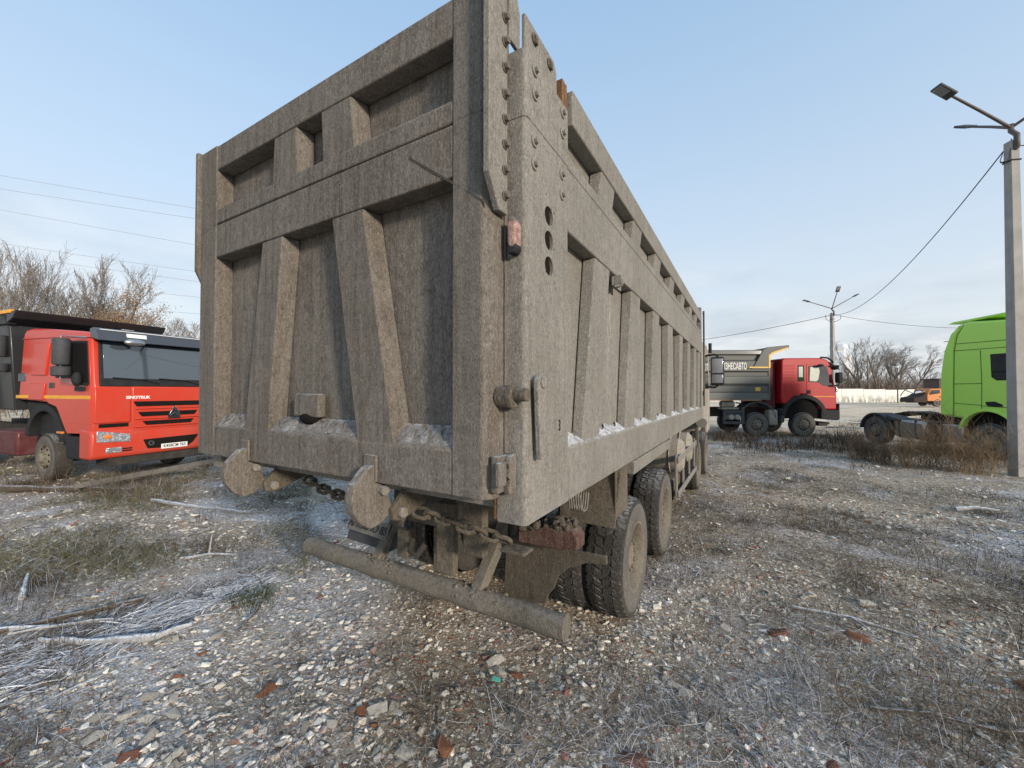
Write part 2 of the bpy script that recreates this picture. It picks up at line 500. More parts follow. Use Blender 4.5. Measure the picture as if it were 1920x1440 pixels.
# ------------------------------------------------------------------ ground
def _ground_mat():
    n = NT('rubble_ground'); v = n.coord()
    patch = n.noise(v, 0.55, 6, 0.62, 0.4)          # bare rubble / mats of dead weeds
    soil = n.mix(n.ramp(n.noise(v, 7, 6, 0.65), [(0.3,0.0),(0.7,1.0)]), (0.20,0.155,0.11), (0.46,0.38,0.285))
    red = n.ramp(n.noise(v, 0.9, 5, 0.6, 0.5), [(0.56,0.0),(0.68,1.0)])
    soil = n.mix(n.math('MULTIPLY', red, 0.35), soil, (0.17,0.085,0.06))
    def peb(scale, lo, hi):
        vo = n.voro(v, scale); vo.inputs['Randomness'].default_value = 1.0
        s = n.n('ShaderNodeSeparateColor'); n.l(vo.outputs['Color'], s.inputs[0])
        body = n.ramp(vo.outputs['Distance'], [(0.30,1.0),(0.46,0.0)])
        keep = n.math('GREATER_THAN', s.outputs[0], n.math('ADD', n.math('MULTIPLY', patch, hi-lo), lo))
        col = n.ramp(s.outputs[1], [(0.0,(0.16,0.138,0.105)),(0.25,(0.38,0.335,0.265)),(0.50,(0.64,0.59,0.49)),(0.86,(0.80,0.77,0.69)),(0.9,(0.36,0.15,0.085)),(1.0,(0.30,0.12,0.07))])
        return n.math('MULTIPLY', body, keep), col, vo.outputs['Distance']
    m1,c1,d1 = peb(22, 0.10, 0.75)
    m2,c2,d2 = peb(58, 0.0, 0.65)
    c = n.mix(m2, soil, c2)
    c = n.mix(m1, c, c1)
    # frost lying in thin blue white patches
    f1 = n.ramp(n.noise(v, 0.42, 5, 0.6, 0.6), [(0.50,0.0),(0.64,1.0)])
    f2 = n.ramp(n.noise(v, 38, 4, 0.7), [(0.42,0.0),(0.58,1.0)])
    fr = n.math('MULTIPLY', n.math('MULTIPLY', f1, f2), 0.8)
    c = n.mix(fr, c, (0.66,0.69,0.76))
    # stringy dead plant litter
    li = n.ramp(n.noise(n.coord((3,16,1)), 3.2, 6, 0.7, 1.6), [(0.42,1.0),(0.50,0.0)])
    lm = n.ramp(patch, [(0.53,0.0),(0.64,1.0)])
    c = n.mix(n.math('MULTIPLY', n.math('MULTIPLY', li, lm), 0.85), c, (0.055,0.043,0.032))
    # beyond the near yard: dry straw and thin snow on the open ground
    sp = n.n('ShaderNodeVectorMath', operation='LENGTH'); n.l(v, sp.inputs[0])
    out = n.n('ShaderNodeMapRange'); out.inputs['From Min'].default_value = 20; out.inputs['From Max'].default_value = 34
    n.l(sp.outputs['Value'], out.inputs['Value'])
    straw = n.mix(n.ramp(n.noise(n.coord((0.35,0.9,1)), 0.9, 6, 0.65), [(0.42,0.0),(0.60,1.0)]), (0.70,0.51,0.31), (0.84,0.76,0.65))
    straw = n.mix(n.ramp(n.noise(v, 0.35, 5, 0.6), [(0.56,0.0),(0.72,1.0)]), straw, (0.24,0.185,0.13))
    c = n.mix(n.math('MULTIPLY', out.outputs[0], 0.9), c, straw)
    h = n.math('ADD', n.math('MULTIPLY', m1, 0.8), n.math('MULTIPLY', m2, 0.4))
    h = n.math('ADD', h, n.math('MULTIPLY', n.noise(v, 26, 5, 0.7), 0.8))
    n.bump(h, 0.6, 0.02)
    return n.set(c, 1.0, 0.0, 0.0)
m_ground = _ground_mat()

def build_ground():
    N = 380
    u = np.linspace(-1, 1, N)
    k = 6.6
    ax = np.sinh(k*u)/math.sinh(k)*1500
    X, Y = np.meshgrid(ax, ax+2.0, indexing='ij')
    Zg = ground_h(X, Y)
    V = np.stack([X, Y, Zg], -1).reshape(-1,3)
    i, j = np.meshgrid(np.arange(N-1), np.arange(N-1), indexing='ij')
    a = (i*N+j).ravel()
    F = np.stack([a, a+N, a+N+1, a+1], -1)
    o = raw_mesh('ground', V, F, 4, m_ground, smooth=True)
    return tag(o, kind='structure')
ground = build_ground()

# ------------------------------------------------------------------ wheels (outer face looks to local -y)
def wheel_meshes(R, W, rr, deep, lugs, mt, ms, mr, nuts=10, n=48):
    """meshes of one wheel: hub, tyre, rim"""
    h = W/2
    t = MB()
    t.lathe([(rr, -h*0.92), (rr+0.012, -h*0.99), (rr+(R-rr)*0.42, -h*1.03), (rr+(R-rr)*0.75, -h*0.97), (R-0.012, -h*0.86), (R-0.004, -h*0.74),
             (R, -h*0.4), (R, h*0.4), (R-0.004, h*0.74), (R-0.012, h*0.86), (rr+(R-rr)*0.7, h*0.99), (rr+0.02, h*0.98), (rr, h*0.9)], n=n)
    if lugs:
        for q in range(lugs):
            a0 = 2*pi*q/lugs
            for row, (y0, y1, off) in enumerate(((-h*0.93,-h*0.48,0),(-h*0.42,-h*0.02,0.5),(h*0.04,h*0.44,0.15),(h*0.5,h*0.93,0.6))):
                w = 2*pi/lugs*random.uniform(0.55, 0.75)
                a = a0 + off*2*pi/lugs
                sk = 0.05*(1 if row % 2 else -1)
                r0, r1 = R-0.02, R+random.uniform(0.004, 0.012)
                if row in (0,3): pass
                P = []
                for rad in (r0, r1):
                    for (yy, aa) in ((y0, a-w/2), (y1, a-w/2+sk), (y1, a+w/2+sk), (y0, a+w/2)):
                        edge = (row == 0 and yy == y0) or (row == 3 and yy == y1)
                        rq = rad - (0.022 if edge and rad == r1 else 0)
                        P.append((rq*cos(aa), yy, rq*sin(aa)))
                t.hexa(P)
    tyre = t.build('tyre', mt, smooth=40)
    tyre.data.materials.append(ms)
    for p in tyre.data.polygons:
        c = p.center
        if math.hypot(c.x, c.z) < R*0.93 and abs(c.y) > h*0.8: p.material_index = 1
    m = MB()
    rec = h*0.2 if deep else -h*0.85
    m.lathe([(rr+0.012, -h*0.93), (rr+0.014, -h*0.99), (rr-0.004, -h*0.99), (rr-0.02, -h*0.86), (rr-0.034, -h*0.5), (rr-0.05, -h*0.1 if deep else -h*0.6),
             (rr-0.065, rec), (rr*0.62, rec-0.004 if deep else rec-0.03), (rr*0.5, rec-0.02 if deep else rec-0.05), (0.02, rec-0.02 if deep else rec-0.05)], n=n)
    # hand holes as dark ovals sunk in the disc, wheel nuts
    rim = m.build('rim', mr, smooth=35)
    hb = MB()
    rb = rec - 0.02
    if deep:
        hb.lathe([(rr*0.56, rb), (rr*0.55, rb-0.03), (rr*0.50, -h*0.45), (rr*0.47, -h*0.62), (0.03, -h*0.66), (0.0001, -h*0.66)], n=28)
        for q in range(nuts):
            a = 2*pi*q/nuts
            hb.cyl((rr*0.42*cos(a), -h*0.60, rr*0.42*sin(a)), (rr*0.42*cos(a), -h*0.76, rr*0.42*sin(a)), 0.016, 6)
    else:
        hb.lathe([(rr*0.40, rb-0.02), (rr*0.39, rb-0.07), (rr*0.33, rb-0.095), (0.03, rb-0.10), (0.0001, rb-0.10)], n=24)
        for q in range(nuts):
            a = 2*pi*q/nuts
            hb.cyl((rr*0.54*cos(a), rb-0.01, rr*0.54*sin(a)), (rr*0.54*cos(a), rb-0.06, rr*0.54*sin(a)), 0.018, 6)
    hub = hb.build('wheel', mr, smooth=35)
    ho = MB()
    for q in range(nuts):
        a = 2*pi*(q+0.5)/nuts; rc = rr*0.76
        y = rec - (0.012 if deep else 0.026)
        ho.ball((rc*cos(a), y, rc*sin(a)), (0.024, 0.008, 0.024), 8, 5)
    holes = ho.build('hand_holes', m_hole)
    for o in (tyre, rim, holes): o.parent = hub
    return hub

def put_wheel(hub, parent, loc, rz, first=False, dual=0.0):
    o = hub if first else copy_tree(hub)
    o.parent = parent; o.location = loc; o.rotation_euler = (0,random.uniform(0,6.28),rz) if rz == 0 else (0,0,rz)
    if dual:
        ty = [c for c in o.children if c.name.startswith('tyre')][0]
        d = ty.copy(); COL.objects.link(d); d.parent = o; d.location = (0, dual, 0)
    return o

# ------------------------------------------------------------------ the big muddy dump truck (truck runs along +Y, its rear faces the camera)
T = thing('dump_truck', 'huge dump truck caked in dry grey brown mud with a tall ribbed tailgate', 'dump truck', (-2.07, 1.30, 0))
OX, OY = -2.07, 1.30
class TB(MB):
    """same collector, but written in yard coordinates and stored relative to the truck"""
    def build(self, name, mat, parent=T, **k):
        self.v = [(x-OX, y-OY, z) for x,y,z in self.v]
        return MB.build(self, name, mat, parent, **k)

# ---- tailgate
YF, YP, YB = 1.30, 1.408, 1.44
tg = TB().box(-3.285, -0.872, YP, YB, 1.58, 3.655).build('tailgate', m_mud, bevel=0.006)
def tpart(name, mb, mat=m_mud, bevel=0.007, **k):
    return mb.build(name, mat, tg, bevel=bevel, **k)
tpart('side_post', TB().box(-3.29, -3.072, YF, YP+0.002, 1.568, 3.66), bevel=0.0075)
rp = TB()
rp.prism([(-1.052,YF),(-0.905,YF),(-0.868,YF+0.035),(-0.865,YB+0.005),(-0.90,YB+0.005),(-0.90,YP-0.004),(-1.052,YP-0.004)], 'z', 1.568, 3.66)
tpart('side_post', rp, bevel=0.007)
# sealing lip along the right edge of the tailgate
tpart('edge_lip', TB().box(-0.8648, -0.856, 1.405, 1.436, 1.60, 3.64), bevel=0.003)
# lower beam with its sloping snow catching ledge
tpart('bottom_beam', TB().prism([(YF+0.003,1.569),(YP-0.002,1.569),(YP-0.002,1.848),(YP-0.02,1.845),(YF+0.012,1.768),(YF+0.003,1.755)], 'x', -3.0725, -1.0515), bevel=0.008)
tpart('cross_beam', TB().box(-3.0725, -1.0515, YF+0.003, YP-0.002, 2.895, 3.116), bevel=0.007)
tpart('cross_beam', TB().prism([(YF+0.003,3.123),(YP-0.002,3.123),(YP-0.002,3.262),(YF+0.014,3.226),(YF+0.003,3.215)], 'x', -3.0725, -1.0515), bevel=0.008)
tpart('top_beam', TB().box(-3.0725, -1.0515, YF+0.004, YP-0.002, 3.49, 3.655), bevel=0.0075)
def trib(xtl, xtr, xbl, xbr, z0, z1, fl=0.022):
    m = TB()
    yf, yb = YF+0.006, YP-0.003
    m.hexa([(xbl,yf,z0),(xbr,yf,z0),(xbr+fl,yb,z0),(xbl-fl,yb,z0),(xtl,yf,z1),(xtr,yf,z1),(xtr+fl,yb,z1),(xtl-fl,yb,z1)])
    return tpart('tailgate_rib', m, bevel=0.0075)
trib(-2.509,-2.301,-2.695,-2.43, 1.74, 2.893)
trib(-1.851,-1.613,-1.641,-1.386, 1.74, 2.893)
trib(-2.393,-2.175,-2.41,-2.165, 3.20, 3.488)
trib(-1.948,-1.71,-1.93,-1.675, 3.20, 3.488)
# weld beads
ws = TB()
for a,b in (((-1.30,YF-0.001,3.045),(-0.875,YF-0.002,2.735)), ((-1.05,YF-0.001,3.12),(-0.873,YF-0.001,3.12)), ((-3.285,YF-0.001,3.08),(-3.073,YF-0.001,3.12))):
    A, B = Vector(a)+Vector((0,0.0025,0)), Vector(b)+Vector((0,0.0025,0))
    for s in (0,1):
        pts = [A.lerp(B, t/14) + Vector((0,random.uniform(-0.001,0.001), s*0.007+random.uniform(-0.001,0.001))) for t in range(15)]
        ws.tube(pts, 0.0020, 5)
tpart('weld_seam', ws, m_seam, 0)['kind'] = 'stuff'
# black dome on a square housing low in the middle bay
lb = TB()
lb.box(-2.225, -1.995, 1.335, 1.386, 1.855, 1.985)
cl = tpart('marker_housing', lb, m_mud, 0.012)
dm = TB(); dm.ball((-2.11,1.362,1.852), (0.085,0.034,0.040), 14, 8)
tpart('dome_lens', dm, m_hole, 0, smooth=60)
# bolted wear plates standing off both edges of the upper tailgate
for side, x0, x1 in (('r', -0.8645, -0.835), ('l', -3.325, -3.2905)):
    p = TB().prism([(1.252,2.84),(1.252,3.69),(1.388,3.69),(1.388,2.715),(1.325,2.715)] if side == 'r' else [(1.278,2.84),(1.278,3.665),(1.388,3.665),(1.388,2.70),(1.34,2.70)], 'x', x0, x1)
    pl = tpart('wear_plate', p, m_mud_side if side == 'r' else m_mud, 0.004)
bolt0 = None
for z in (3.513,3.414,3.309,3.199,3.097,2.994,2.89,2.785,3.62):
    if bolt0 is None:
        b = TB()
        b.cyl((-0.8352,1.362,z), (-0.829,1.362,z), 0.019, 14)
        b.cyl((-0.829,1.362,z), (-0.812,1.362,z), 0.0145, 6)
        bolt0 = tpart('bolt', b, m_mud, 0.002); bz = z
    else:
        c = bolt0.copy(); COL.objects.link(c); c.parent = tg; c.location = (0,0,z-bz)
# hinge hooks that hang below the tailgate, with the arms that catch them
for X in (-2.62, -1.50):
    th = 0.055
    prof = [(1.30,1.655),(1.262,1.648),(1.225,1.615),(1.182,1.575),(1.168,1.52),(1.18,1.455),(1.222,1.395),(1.275,1.362),(1.335,1.37),(1.385,1.402),(1.40,1.45),(1.372,1.50),(1.362,1.566),(1.302,1.566)]
    tpart('hinge_hook', TB().prism(prof, 'x', X-th, X), m_mud, 0.006)
    tpart('hook_root', TB().box(X-0.075, X+0.012, 1.289, 1.302, 1.575, 1.70), m_mud, 0.005)
    arm = TB().prism([(1.385,1.375),(1.44,1.36),(1.52,1.385),(1.70,1.44),(1.70,1.55),(1.50,1.55),(1.42,1.47),(1.375,1.43)], 'x', X-0.004, X+0.03)
    arm.build('hinge_arm', m_mud_under, T, bevel=0.006)
    pn = TB(); pn.cyl((X+0.02,1.43,1.405), (X+0.055,1.43,1.405), 0.026, 14); tpart('hinge_pin', pn, m_mud_side, 0.004); pn = TB(); pn.cyl((X-0.002,1.335,1.53), (X+0.03,1.335,1.53), 0.024, 12)
    tpart('hinge_pin', pn, m_mud_side, 0.004)
# latch pin sticking out of the tailgate edge
lp = TB()
lp.cyl((-0.867,1.375,1.978), (-0.80,1.375,1.978), 0.046, 18)
lp.cyl((-0.815,1.375,1.978), (-0.79,1.375,1.978), 0.052, 6)
lp.cyl((-0.80,1.375,1.985), (-0.735,1.375,1.985), 0.027, 14)
tpart('latch_pin', lp, m_mud_under, 0.005)
# clamp block low on the edge
cb = TB()
cb.box(-0.866, -0.832, 1.31, 1.425, 1.60, 1.745)
cb.box(-0.834, -0.812, 1.29, 1.345, 1.63, 1.725)
tpart('clamp_block', cb, m_mud, 0.006)
cb = TB().prism([(1.36,1.59),(1.35,1.62),(1.37,1.645),(1.345,1.665),(1.365,1.69),(1.35,1.715),(1.375,1.742),(1.41,1.75),(1.41,1.585)], 'x', -0.834, -0.806)
tpart('clamp_jaw', cb, m_mud, 0.004)

# ---- body (tub)
XR, XL, YE = -0.77, -3.37, 8.75
ZB = 1.455
body_mb = TB()
PR = -0.858                                    # recessed side panel
body_mb.box(PR-0.02, PR, 1.86, YE-0.1, 1.60, 3.50)          # right panel
body_mb.box(-3.282, -3.262, 1.50, YE-0.1, 1.60, 3.50)       # left panel
body_mb.box(-3.28, PR, YE-0.1, YE-0.06, 1.60, 3.62)         # front wall
body_mb.box(-3.25, -0.89, 1.46, YE-0.1, 1.50, 1.585)        # floor
body = body_mb.build('body', m_mud_side)
def bpart(name, mb, mat=m_mud_side, bevel=0.007, **k):
    return mb.build(name, mat, body, bevel=bevel, **k)
def arc(cx, cy, r, a0, a1, n=5):
    return [(cx+r*cos(a0+(a1-a0)*i/n), cy+r*sin(a0+(a1-a0)*i/n)) for i in range(n+1)]
# rear corner posts: right one carries the three lamp holes
rr_ = 0.022
poly = [(-0.905,1.46)] + [(-0.905,1.422)] + arc(XR-rr_, 1.422+rr_, rr_, -pi/2, 0, 6) + [(XR,1.862),(-0.845,1.862),(-0.845,1.46)]
post = TB().prism(poly, 'z', ZB, 3.408).build('corner_post', m_mud_side, body)
def cut(obj, cutters):
    for c in cutters:
        md = obj.modifiers.new('hole', 'BOOLEAN'); md.operation = 'DIFFERENCE'; md.object = c; md.solver = 'EXACT'
    dg = bpy.context.evaluated_depsgraph_get()
    me = bpy.data.meshes.new_from_object(obj.evaluated_get(dg))
    obj.modifiers.clear(); obj.data = me
    for c in cutters: bpy.data.objects.remove(c)
    me.shade_smooth(); me.set_sharp_from_angle(angle=RAD(30))
cs = []
for z in (2.795, 2.683, 2.566):
    cs.append(TB().cyl((-0.79,1.645,z), (-0.70,1.645,z), 0.044, 24).build('c', None))
for y,z in ((1.617,2.885),(1.70,2.83),(1.615,2.70),(1.70,2.66),(1.615,2.535),(1.70,2.50)):
    cs.append(TB().cyl((-0.78,y,z), (-0.70,y,z), 0.006, 8).build('c', None))
cut(post, cs)
bpart('hole_shade_block', TB().box(-0.842, -0.786, 1.56, 1.75, 2.48, 2.88), m_hole, 0)  # black block inside the post, painting the darkness behind the holes
bpart('corner_post', TB().prism([(-3.235,1.46),(-3.235,1.422)] + [(2*OX-x,y) for x,y in arc(XR-rr_, 1.422+rr_, rr_, -pi/2, 0, 6)] + [(XL,1.862),(-3.295,1.862),(-3.295,1.46)], 'z', ZB, 3.408), bevel=0.0, smooth=30)
# cap plates bolted over the post, seams left open
bpart('post_cap', TB().prism([(-0.90,1.419)] + arc(XR+0.003-rr_, 1.419+rr_, rr_, -pi/2, 0, 6) + [(XR+0.003,1.865),(XR-0.012,1.865),(XR-0.012,1.49),(-0.83,1.45),(-0.90,1.45)], 'z', 3.128, 3.413), bevel=0.002)
b0 = None
for y,z in ((1.496,3.361),(1.496,3.258),(1.496,3.058),(1.495,2.96),(1.792,3.359),(1.791,3.258),(1.79,3.055),(1.79,2.955)):
    off = 0.003 if z > 3.12 else 0.0
    if b0 is None:
        b = TB(); b.cyl((XR+0.002,y,z), (XR+0.010,y,z), 0.026, 18); b.cyl((XR+0.009,y,z), (XR+0.024,y,z), 0.0135, 6)
        b0 = bpart('bolt', b, m_mud_side, 0.002); by, bz, bo = y, z, off
    else:
        c = b0.copy(); COL.objects.link(c); c.parent = body; c.location = (off-bo, y-by, z-bz)
# stepped sheets that rise above the post
bpart('upper_sheet', TB().prism([(1.50,3.40),(1.50,3.64),(1.80,3.64),(1.835,3.60),(1.84,3.40)], 'x', -0.832, -0.815), bevel=0.003)
bpart('upper_sheet', TB().prism([(1.405,3.47),(1.405,3.74),(1.45,3.74),(1.498,3.64),(1.498,3.47)], 'x', -0.855, -0.838), bevel=0.003)
for y in (1.585, 1.745):
    k = TB(); k.torus((-0.812,y,3.585), 0.018, 0.008, Matrix.Rotation(pi/2,3,'Y'), 12, 6); k.box(-0.815,-0.80,y-0.006,y+0.016,3.562,3.595)
    bpart('grab_lug', k, m_mud_under, 0.002)
bpart('rusty_channel', TB().box(-0.862, -0.80, 1.872, 1.905, 3.40, 3.60).box(-0.862,-0.80,1.915,1.935,3.36,3.60), m_rust, 0.003)
# long rails, slightly falling towards the front
def rail(name, z0a, z1a, z0b, z1b, x=XR, xin=PR, y0=1.866, y1=YE-0.12, mat=m_mud_side, slope=0.0, bev=0.008):
    m = TB()
    m.hexa([(xin,y0,z0a),(x,y0,z0a),(x,y1,z0b),(xin,y1,z0b),(xin,y0,z1a+slope),(x,y0,z1a),(x,y1,z1b),(xin,y1,z1b+slope)])
    return bpart(name, m, mat, bev)
rail('bottom_rail', ZB, 1.715, ZB, 1.665, slope=0.055)
rail('middle_rail', 2.805, 3.122, 2.735, 3.122)
rail('middle_rail', 3.128, 3.195, 3.128, 3.185, x=XR-0.003, slope=0.03)
rail('top_rail', 3.388, 3.572, 3.36, 3.545, y0=1.94)
L2 = lambda x: 2*OX - x
rail('bottom_rail', ZB, 1.715, ZB, 1.665, x=XL, xin=L2(PR), slope=0.055)
rail('middle_rail', 2.805, 3.19, 2.735, 3.18, x=XL, xin=L2(PR))
rail('top_rail', 3.388, 3.572, 3.36, 3.545, x=XL, xin=L2(PR))
bpart('front_post', TB().box(-0.86, XR+0.004, YE-0.118, YE+0.02, 1.45, 3.60))
bpart('front_post', TB().box(XL-0.004, L2(-0.86), YE-0.118, YE+0.02, 1.45, 3.60))
bpart('front_lip', TB().box(XL, XR, YE-0.05, YE+0.05, 3.605, 3.66))
bpart('rail_pipe', TB().tube([(-0.74,8.80,3.55),(-0.735,8.83,3.60),(-0.735,8.84,2.2),(-0.74,8.84,1.7)], 0.018, 8), m_mud_under, 0)
def side_rib(yt, yb, w, z0, z1, sgn=1, xf=None):
    xt, xb = XR-0.006, XR-0.022
    m = TB()
    P = [(xb,yb,z0),(xb,yb+w,z0),(PR+0.004,yb+w+0.02,z0),(PR+0.004,yb-0.012,z0),(xt,yt,z1),(xt,yt+w,z1),(PR+0.004,yt+w+0.02,z1),(PR+0.004,yt-0.012,z1)]
    if sgn < 0: P = [(L2(x),y,z) for x,y,z in P]
    m.hexa(P)
    return bpart('side_rib', m, m_mud_side, 0.008)
lows = [(2.31,2.12),(3.19,3.02),(4.05,3.95),(4.92,4.87),(5.82,5.80),(6.68,6.68),(7.56,7.56),(8.25,8.25)]
ups = [2.44,3.27,4.17,5.09,6.06,6.99,7.77]
for s in (1,-1):
    for yt,yb in lows:
        zt = 2.805-(yt-1.87)/6.76*0.07-0.002
        zb = 1.715-(yt-1.87)/6.76*0.05
        side_rib(yt, yb, 0.295 if yt < 8 else 0.25, zb-0.01, zt, s)
    for yt in ups:
        zt = 3.388-(yt-1.94)/6.69*0.028-0.002
        side_rib(yt, yt-0.03, 0.29, 3.19, zt, s)
# snow dusting on the ledges between the ribs
def frost_strip(P0, P1, depthv, name='frost', parent=body, n=24, m=5, amp=0.012, seed=0, edge=0.35, mat=None, up_edge=(1.0,)):
    """thin uneven layer: runs P0..P1, reaches back along depthv"""
    P0, P1, dv = Vector(P0), Vector(P1), Vector(depthv)
    mb = TB(); r = random.Random(seed); vs = []; fs = []
    for lay in (0,1):
        for i in range(n+1):
            for j in range(m+1):
                if j == 0: top = up_edge[0] + (1-up_edge[0])*(0.5+0.5*sin(i*0.9+seed*2.1))*r.uniform(0.5,1.0)
                s = j/m*top
                s0 = r.random()*edge*(0.5+0.5*sin(i*1.7+seed)) if j == 0 else 0
                p = P0.lerp(P1, i/n) + dv*max(s, s0*0.4)
                z = 0.0 if lay == 0 else (amp*(0.35+0.9*s*s)*(0.5+r.random()) if 0 < i < n and j > 0 else 0.003)
                vs.append(p + Vector((0,0,z-0.004 if lay == 0 else z)))
    W = m+1; K = (n+1)*W
    for i in range(n):
        for j in range(m):
            a = i*W+j
            fs.append((a,a+1,a+W+1,a+W)); fs.append((K+a,K+a+W,K+a+W+1,K+a+1))
    for i in range(n):
        for j in (0,m):
            a = i*W+j; fs.append((a,a+W,K+a+W,K+a))
    for j in range(m):
        for i in (0,n):
            a = i*W+j; fs.append((a,a+1,K+a+1,K+a))
    mb.add(vs, fs)
    return mb.build(name, mat or m_frost, parent, smooth=50)
for i in range(len(lows)):
    ya = 1.875 if i == 0 else lows[i-1][1]+0.31
    yb = lows[i][1]-0.014
    zz0 = lambda y: 1.715-(y-1.87)/6.76*0.05
    if yb-ya > 0.03:
        frost_strip((XR-0.012,ya,zz0(ya)+0.012), (XR-0.012,yb,zz0(yb)+0.012), (PR-XR+0.016,0,0.044), n=14, amp=0.011, seed=i, up_edge=(0.45,))
# loose dust and frost on the tailgate ledge
for xa, xb, s in ((-3.06,-2.715,1),(-2.41,-1.665,2),(-1.365,-1.062,3)):
    frost_strip((xa,YF+0.014,1.772), (xb,YF+0.014,1.772), (0,0.062,0.072), parent=tg, n=26, amp=0.003, seed=s+20, name='frost', mat=m_frost_thin, up_edge=(0.12,))
for X in (-2.62,-1.50):
    frost_strip((X-0.05,1.186,1.578), (X-0.05,1.255,1.645), (0.045,0,0.0), parent=tg, n=8, m=3, amp=0.005, seed=int(-X*10), mat=m_frost_thin)
# lever on the post, stamped mark, lifting eye, marker lamp
lv = TB()
lv.prism([(1.535,2.045),(1.505,2.072),(1.475,2.07),(1.452,2.045),(1.452,2.0),(1.475,1.72),(1.495,1.715),(1.505,1.73),(1.53,1.95)], 'x', XR+0.018, XR+0.042)
lv.cyl((XR-0.01,1.497,2.035), (XR+0.02,1.497,2.035), 0.03, 14)
lv.cyl((XR+0.04,1.497,2.035), (XR+0.05,1.497,2.035), 0.026, 14)
bpart('latch_lever', lv, m_mud_side, 0.004)
text_mesh('stamped_mark', '3', 0.075, m_hole, body, (XR+0.001-OX, 1.755-OY, 1.835), (pi/2,0,pi/2), xs=0.6)
lf = TB(); lf.box(-0.80,-0.79,2.72,2.93,2.73,2.80); lf.box(-0.79,-0.735,2.735,2.745,2.735,2.80)
lf.torus((-0.775,2.80,2.765), 0.032, 0.009, Matrix.Rotation(pi/2,3,'X'), 14, 6)
bpart('lifting_eye', lf, m_mud_side, 0.002)
ml = TB().prism([(-0.826,2.60),(-0.82,2.578),(-0.797,2.572),(-0.788,2.59),(-0.786,2.66),(-0.793,2.688),(-0.81,2.695),(-0.823,2.686),(-0.827,2.67)], 'y', 1.368, 1.42)
m_scratch = M_plain('bare_scratched_paint', (0.36,0.35,0.32), 0.7)
sk = TB(); r_ = random.Random(8)
for (y, za, zb) in ((2.86,2.70,2.45),(2.88,2.72,2.60),(2.83,2.52,2.28),(2.90,2.40,2.33),(2.80,2.30,2.22),(2.87,2.64,2.38)):
    sk.tube([(PR+0.0006, y+r_.uniform(-0.02,0.02), za+(zb-za)*i/6) for i in range(7)], 0.0018, 4)
bpart('scratch_marks', sk, m_scratch, 0)['kind'] = 'stuff'
mlo = bpart('marker_lamp', ml, m_pinklens, 0.012, smooth=60)
bpart('marker_base', TB().prism([(-0.825,2.552),(-0.797,2.554),(-0.786,2.572),(-0.79,2.592),(-0.803,2.583),(-0.817,2.604),(-0.826,2.61)], 'y', 1.37, 1.42), m_black, 0.006)
bpart('frost_cap', TB().prism([(-0.825,2.680),(-0.789,2.680),(-0.797,2.696),(-0.81,2.701),(-0.822,2.696)], 'y', 1.366, 1.418), m_frost_thin, 0.008)
bpart('rust_strip', TB().box(-0.925,-0.899,1.425,1.45,1.46,1.60), m_rust, 0.003)

# ---- chassis, axles, running gear
ch = TB()
for x in (-2.50,-1.64):
    ch.box(x-0.04, x+0.04, 2.52, 11.3, 0.98, 1.27)
    ch.box(x-0.05, x+0.05, 2.0, 8.6, 1.30, 1.50)
for y in (3.05, 4.45, 6.0, 7.5, 9.0):
    ch.box(-2.46, -1.68, y, y+0.14, 1.00, 1.24)
ch.box(-2.66,-1.48, 2.50, 2.57, 0.90, 1.30)
frame = ch.build('chassis_frame', m_chassis, bevel=0.008)  # dark material paints underbody shade over what is thick mud
def cpart(name, mb, mat=m_mud_under, bevel=0.006, parent=None, **k):
    return mb.build(name, mat, parent or frame, bevel=bevel, **k)
for y in (3.70, 5.20):
    a = TB(); a.tube([(-3.1,y,0.52),(-1.04,y,0.52)], 0.085, 12); a.ball((-2.07,y,0.54), (0.27,0.23,0.25), 16, 10)
    cpart('axle', a, m_chassis, 0, smooth=50)
sp = TB()
for x in (-2.72,-1.42):
    for i in range(7):
        L = 0.72-0.07*i
        sp.tube([(x,4.45-L,0.80-0.02*i),(x,4.45,0.70-0.022*i),(x,4.45+L,0.80-0.02*i)], 0.03, 4, phase=pi/4)
cpart('leaf_spring', sp, m_chassis, 0)
for y in (2.9, 3.8, 4.7, 5.8, 6.9, 8.0):
    cpart('floor_bearer', TB().box(-3.22,-0.98,y,y+0.12,1.40,1.498), m_chassis)  # same dark tone, painting the shade below the floor
wheel_big = wheel_meshes(0.51, 0.315, 0.29, True, 40, m_tyre, m_tyre_side, m_rim)
first = True
for y in (3.70, 5.22):
    for sgn in (1,-1):
        x = OX + sgn*1.045
        put_wheel(wheel_big, T, (x-OX, y-OY, 0.515), pi/2 if sgn > 0 else -pi/2, first, dual=0.335); first = False
for y in (8.95, 10.7):
    for sgn in (1,-1):
        put_wheel(wheel_big, T, (sgn*1.06, y-OY, 0.515), pi/2 if sgn > 0 else -pi/2)
# mud guard hanging in front of the rear tyre
fd = TB()
fd.hexa([(-1.30,2.96,0.985),(-0.855,2.96,0.975),(-0.855,2.985,0.975),(-1.30,2.985,0.985),(-1.30,3.0,1.45),(-0.815,3.0,1.40),(-0.815,3.03,1.40),(-1.30,3.03,1.45)])
fd.box(-0.862,-0.845,2.97,3.3,1.05,1.41)
fd.build('mud_guard', m_mud_under, T, bevel=0.006)
TB().box(-0.93,-0.80,3.35,5.1,1.315,1.42).build('fender_strip', m_mud_side, T, bevel=0.008)
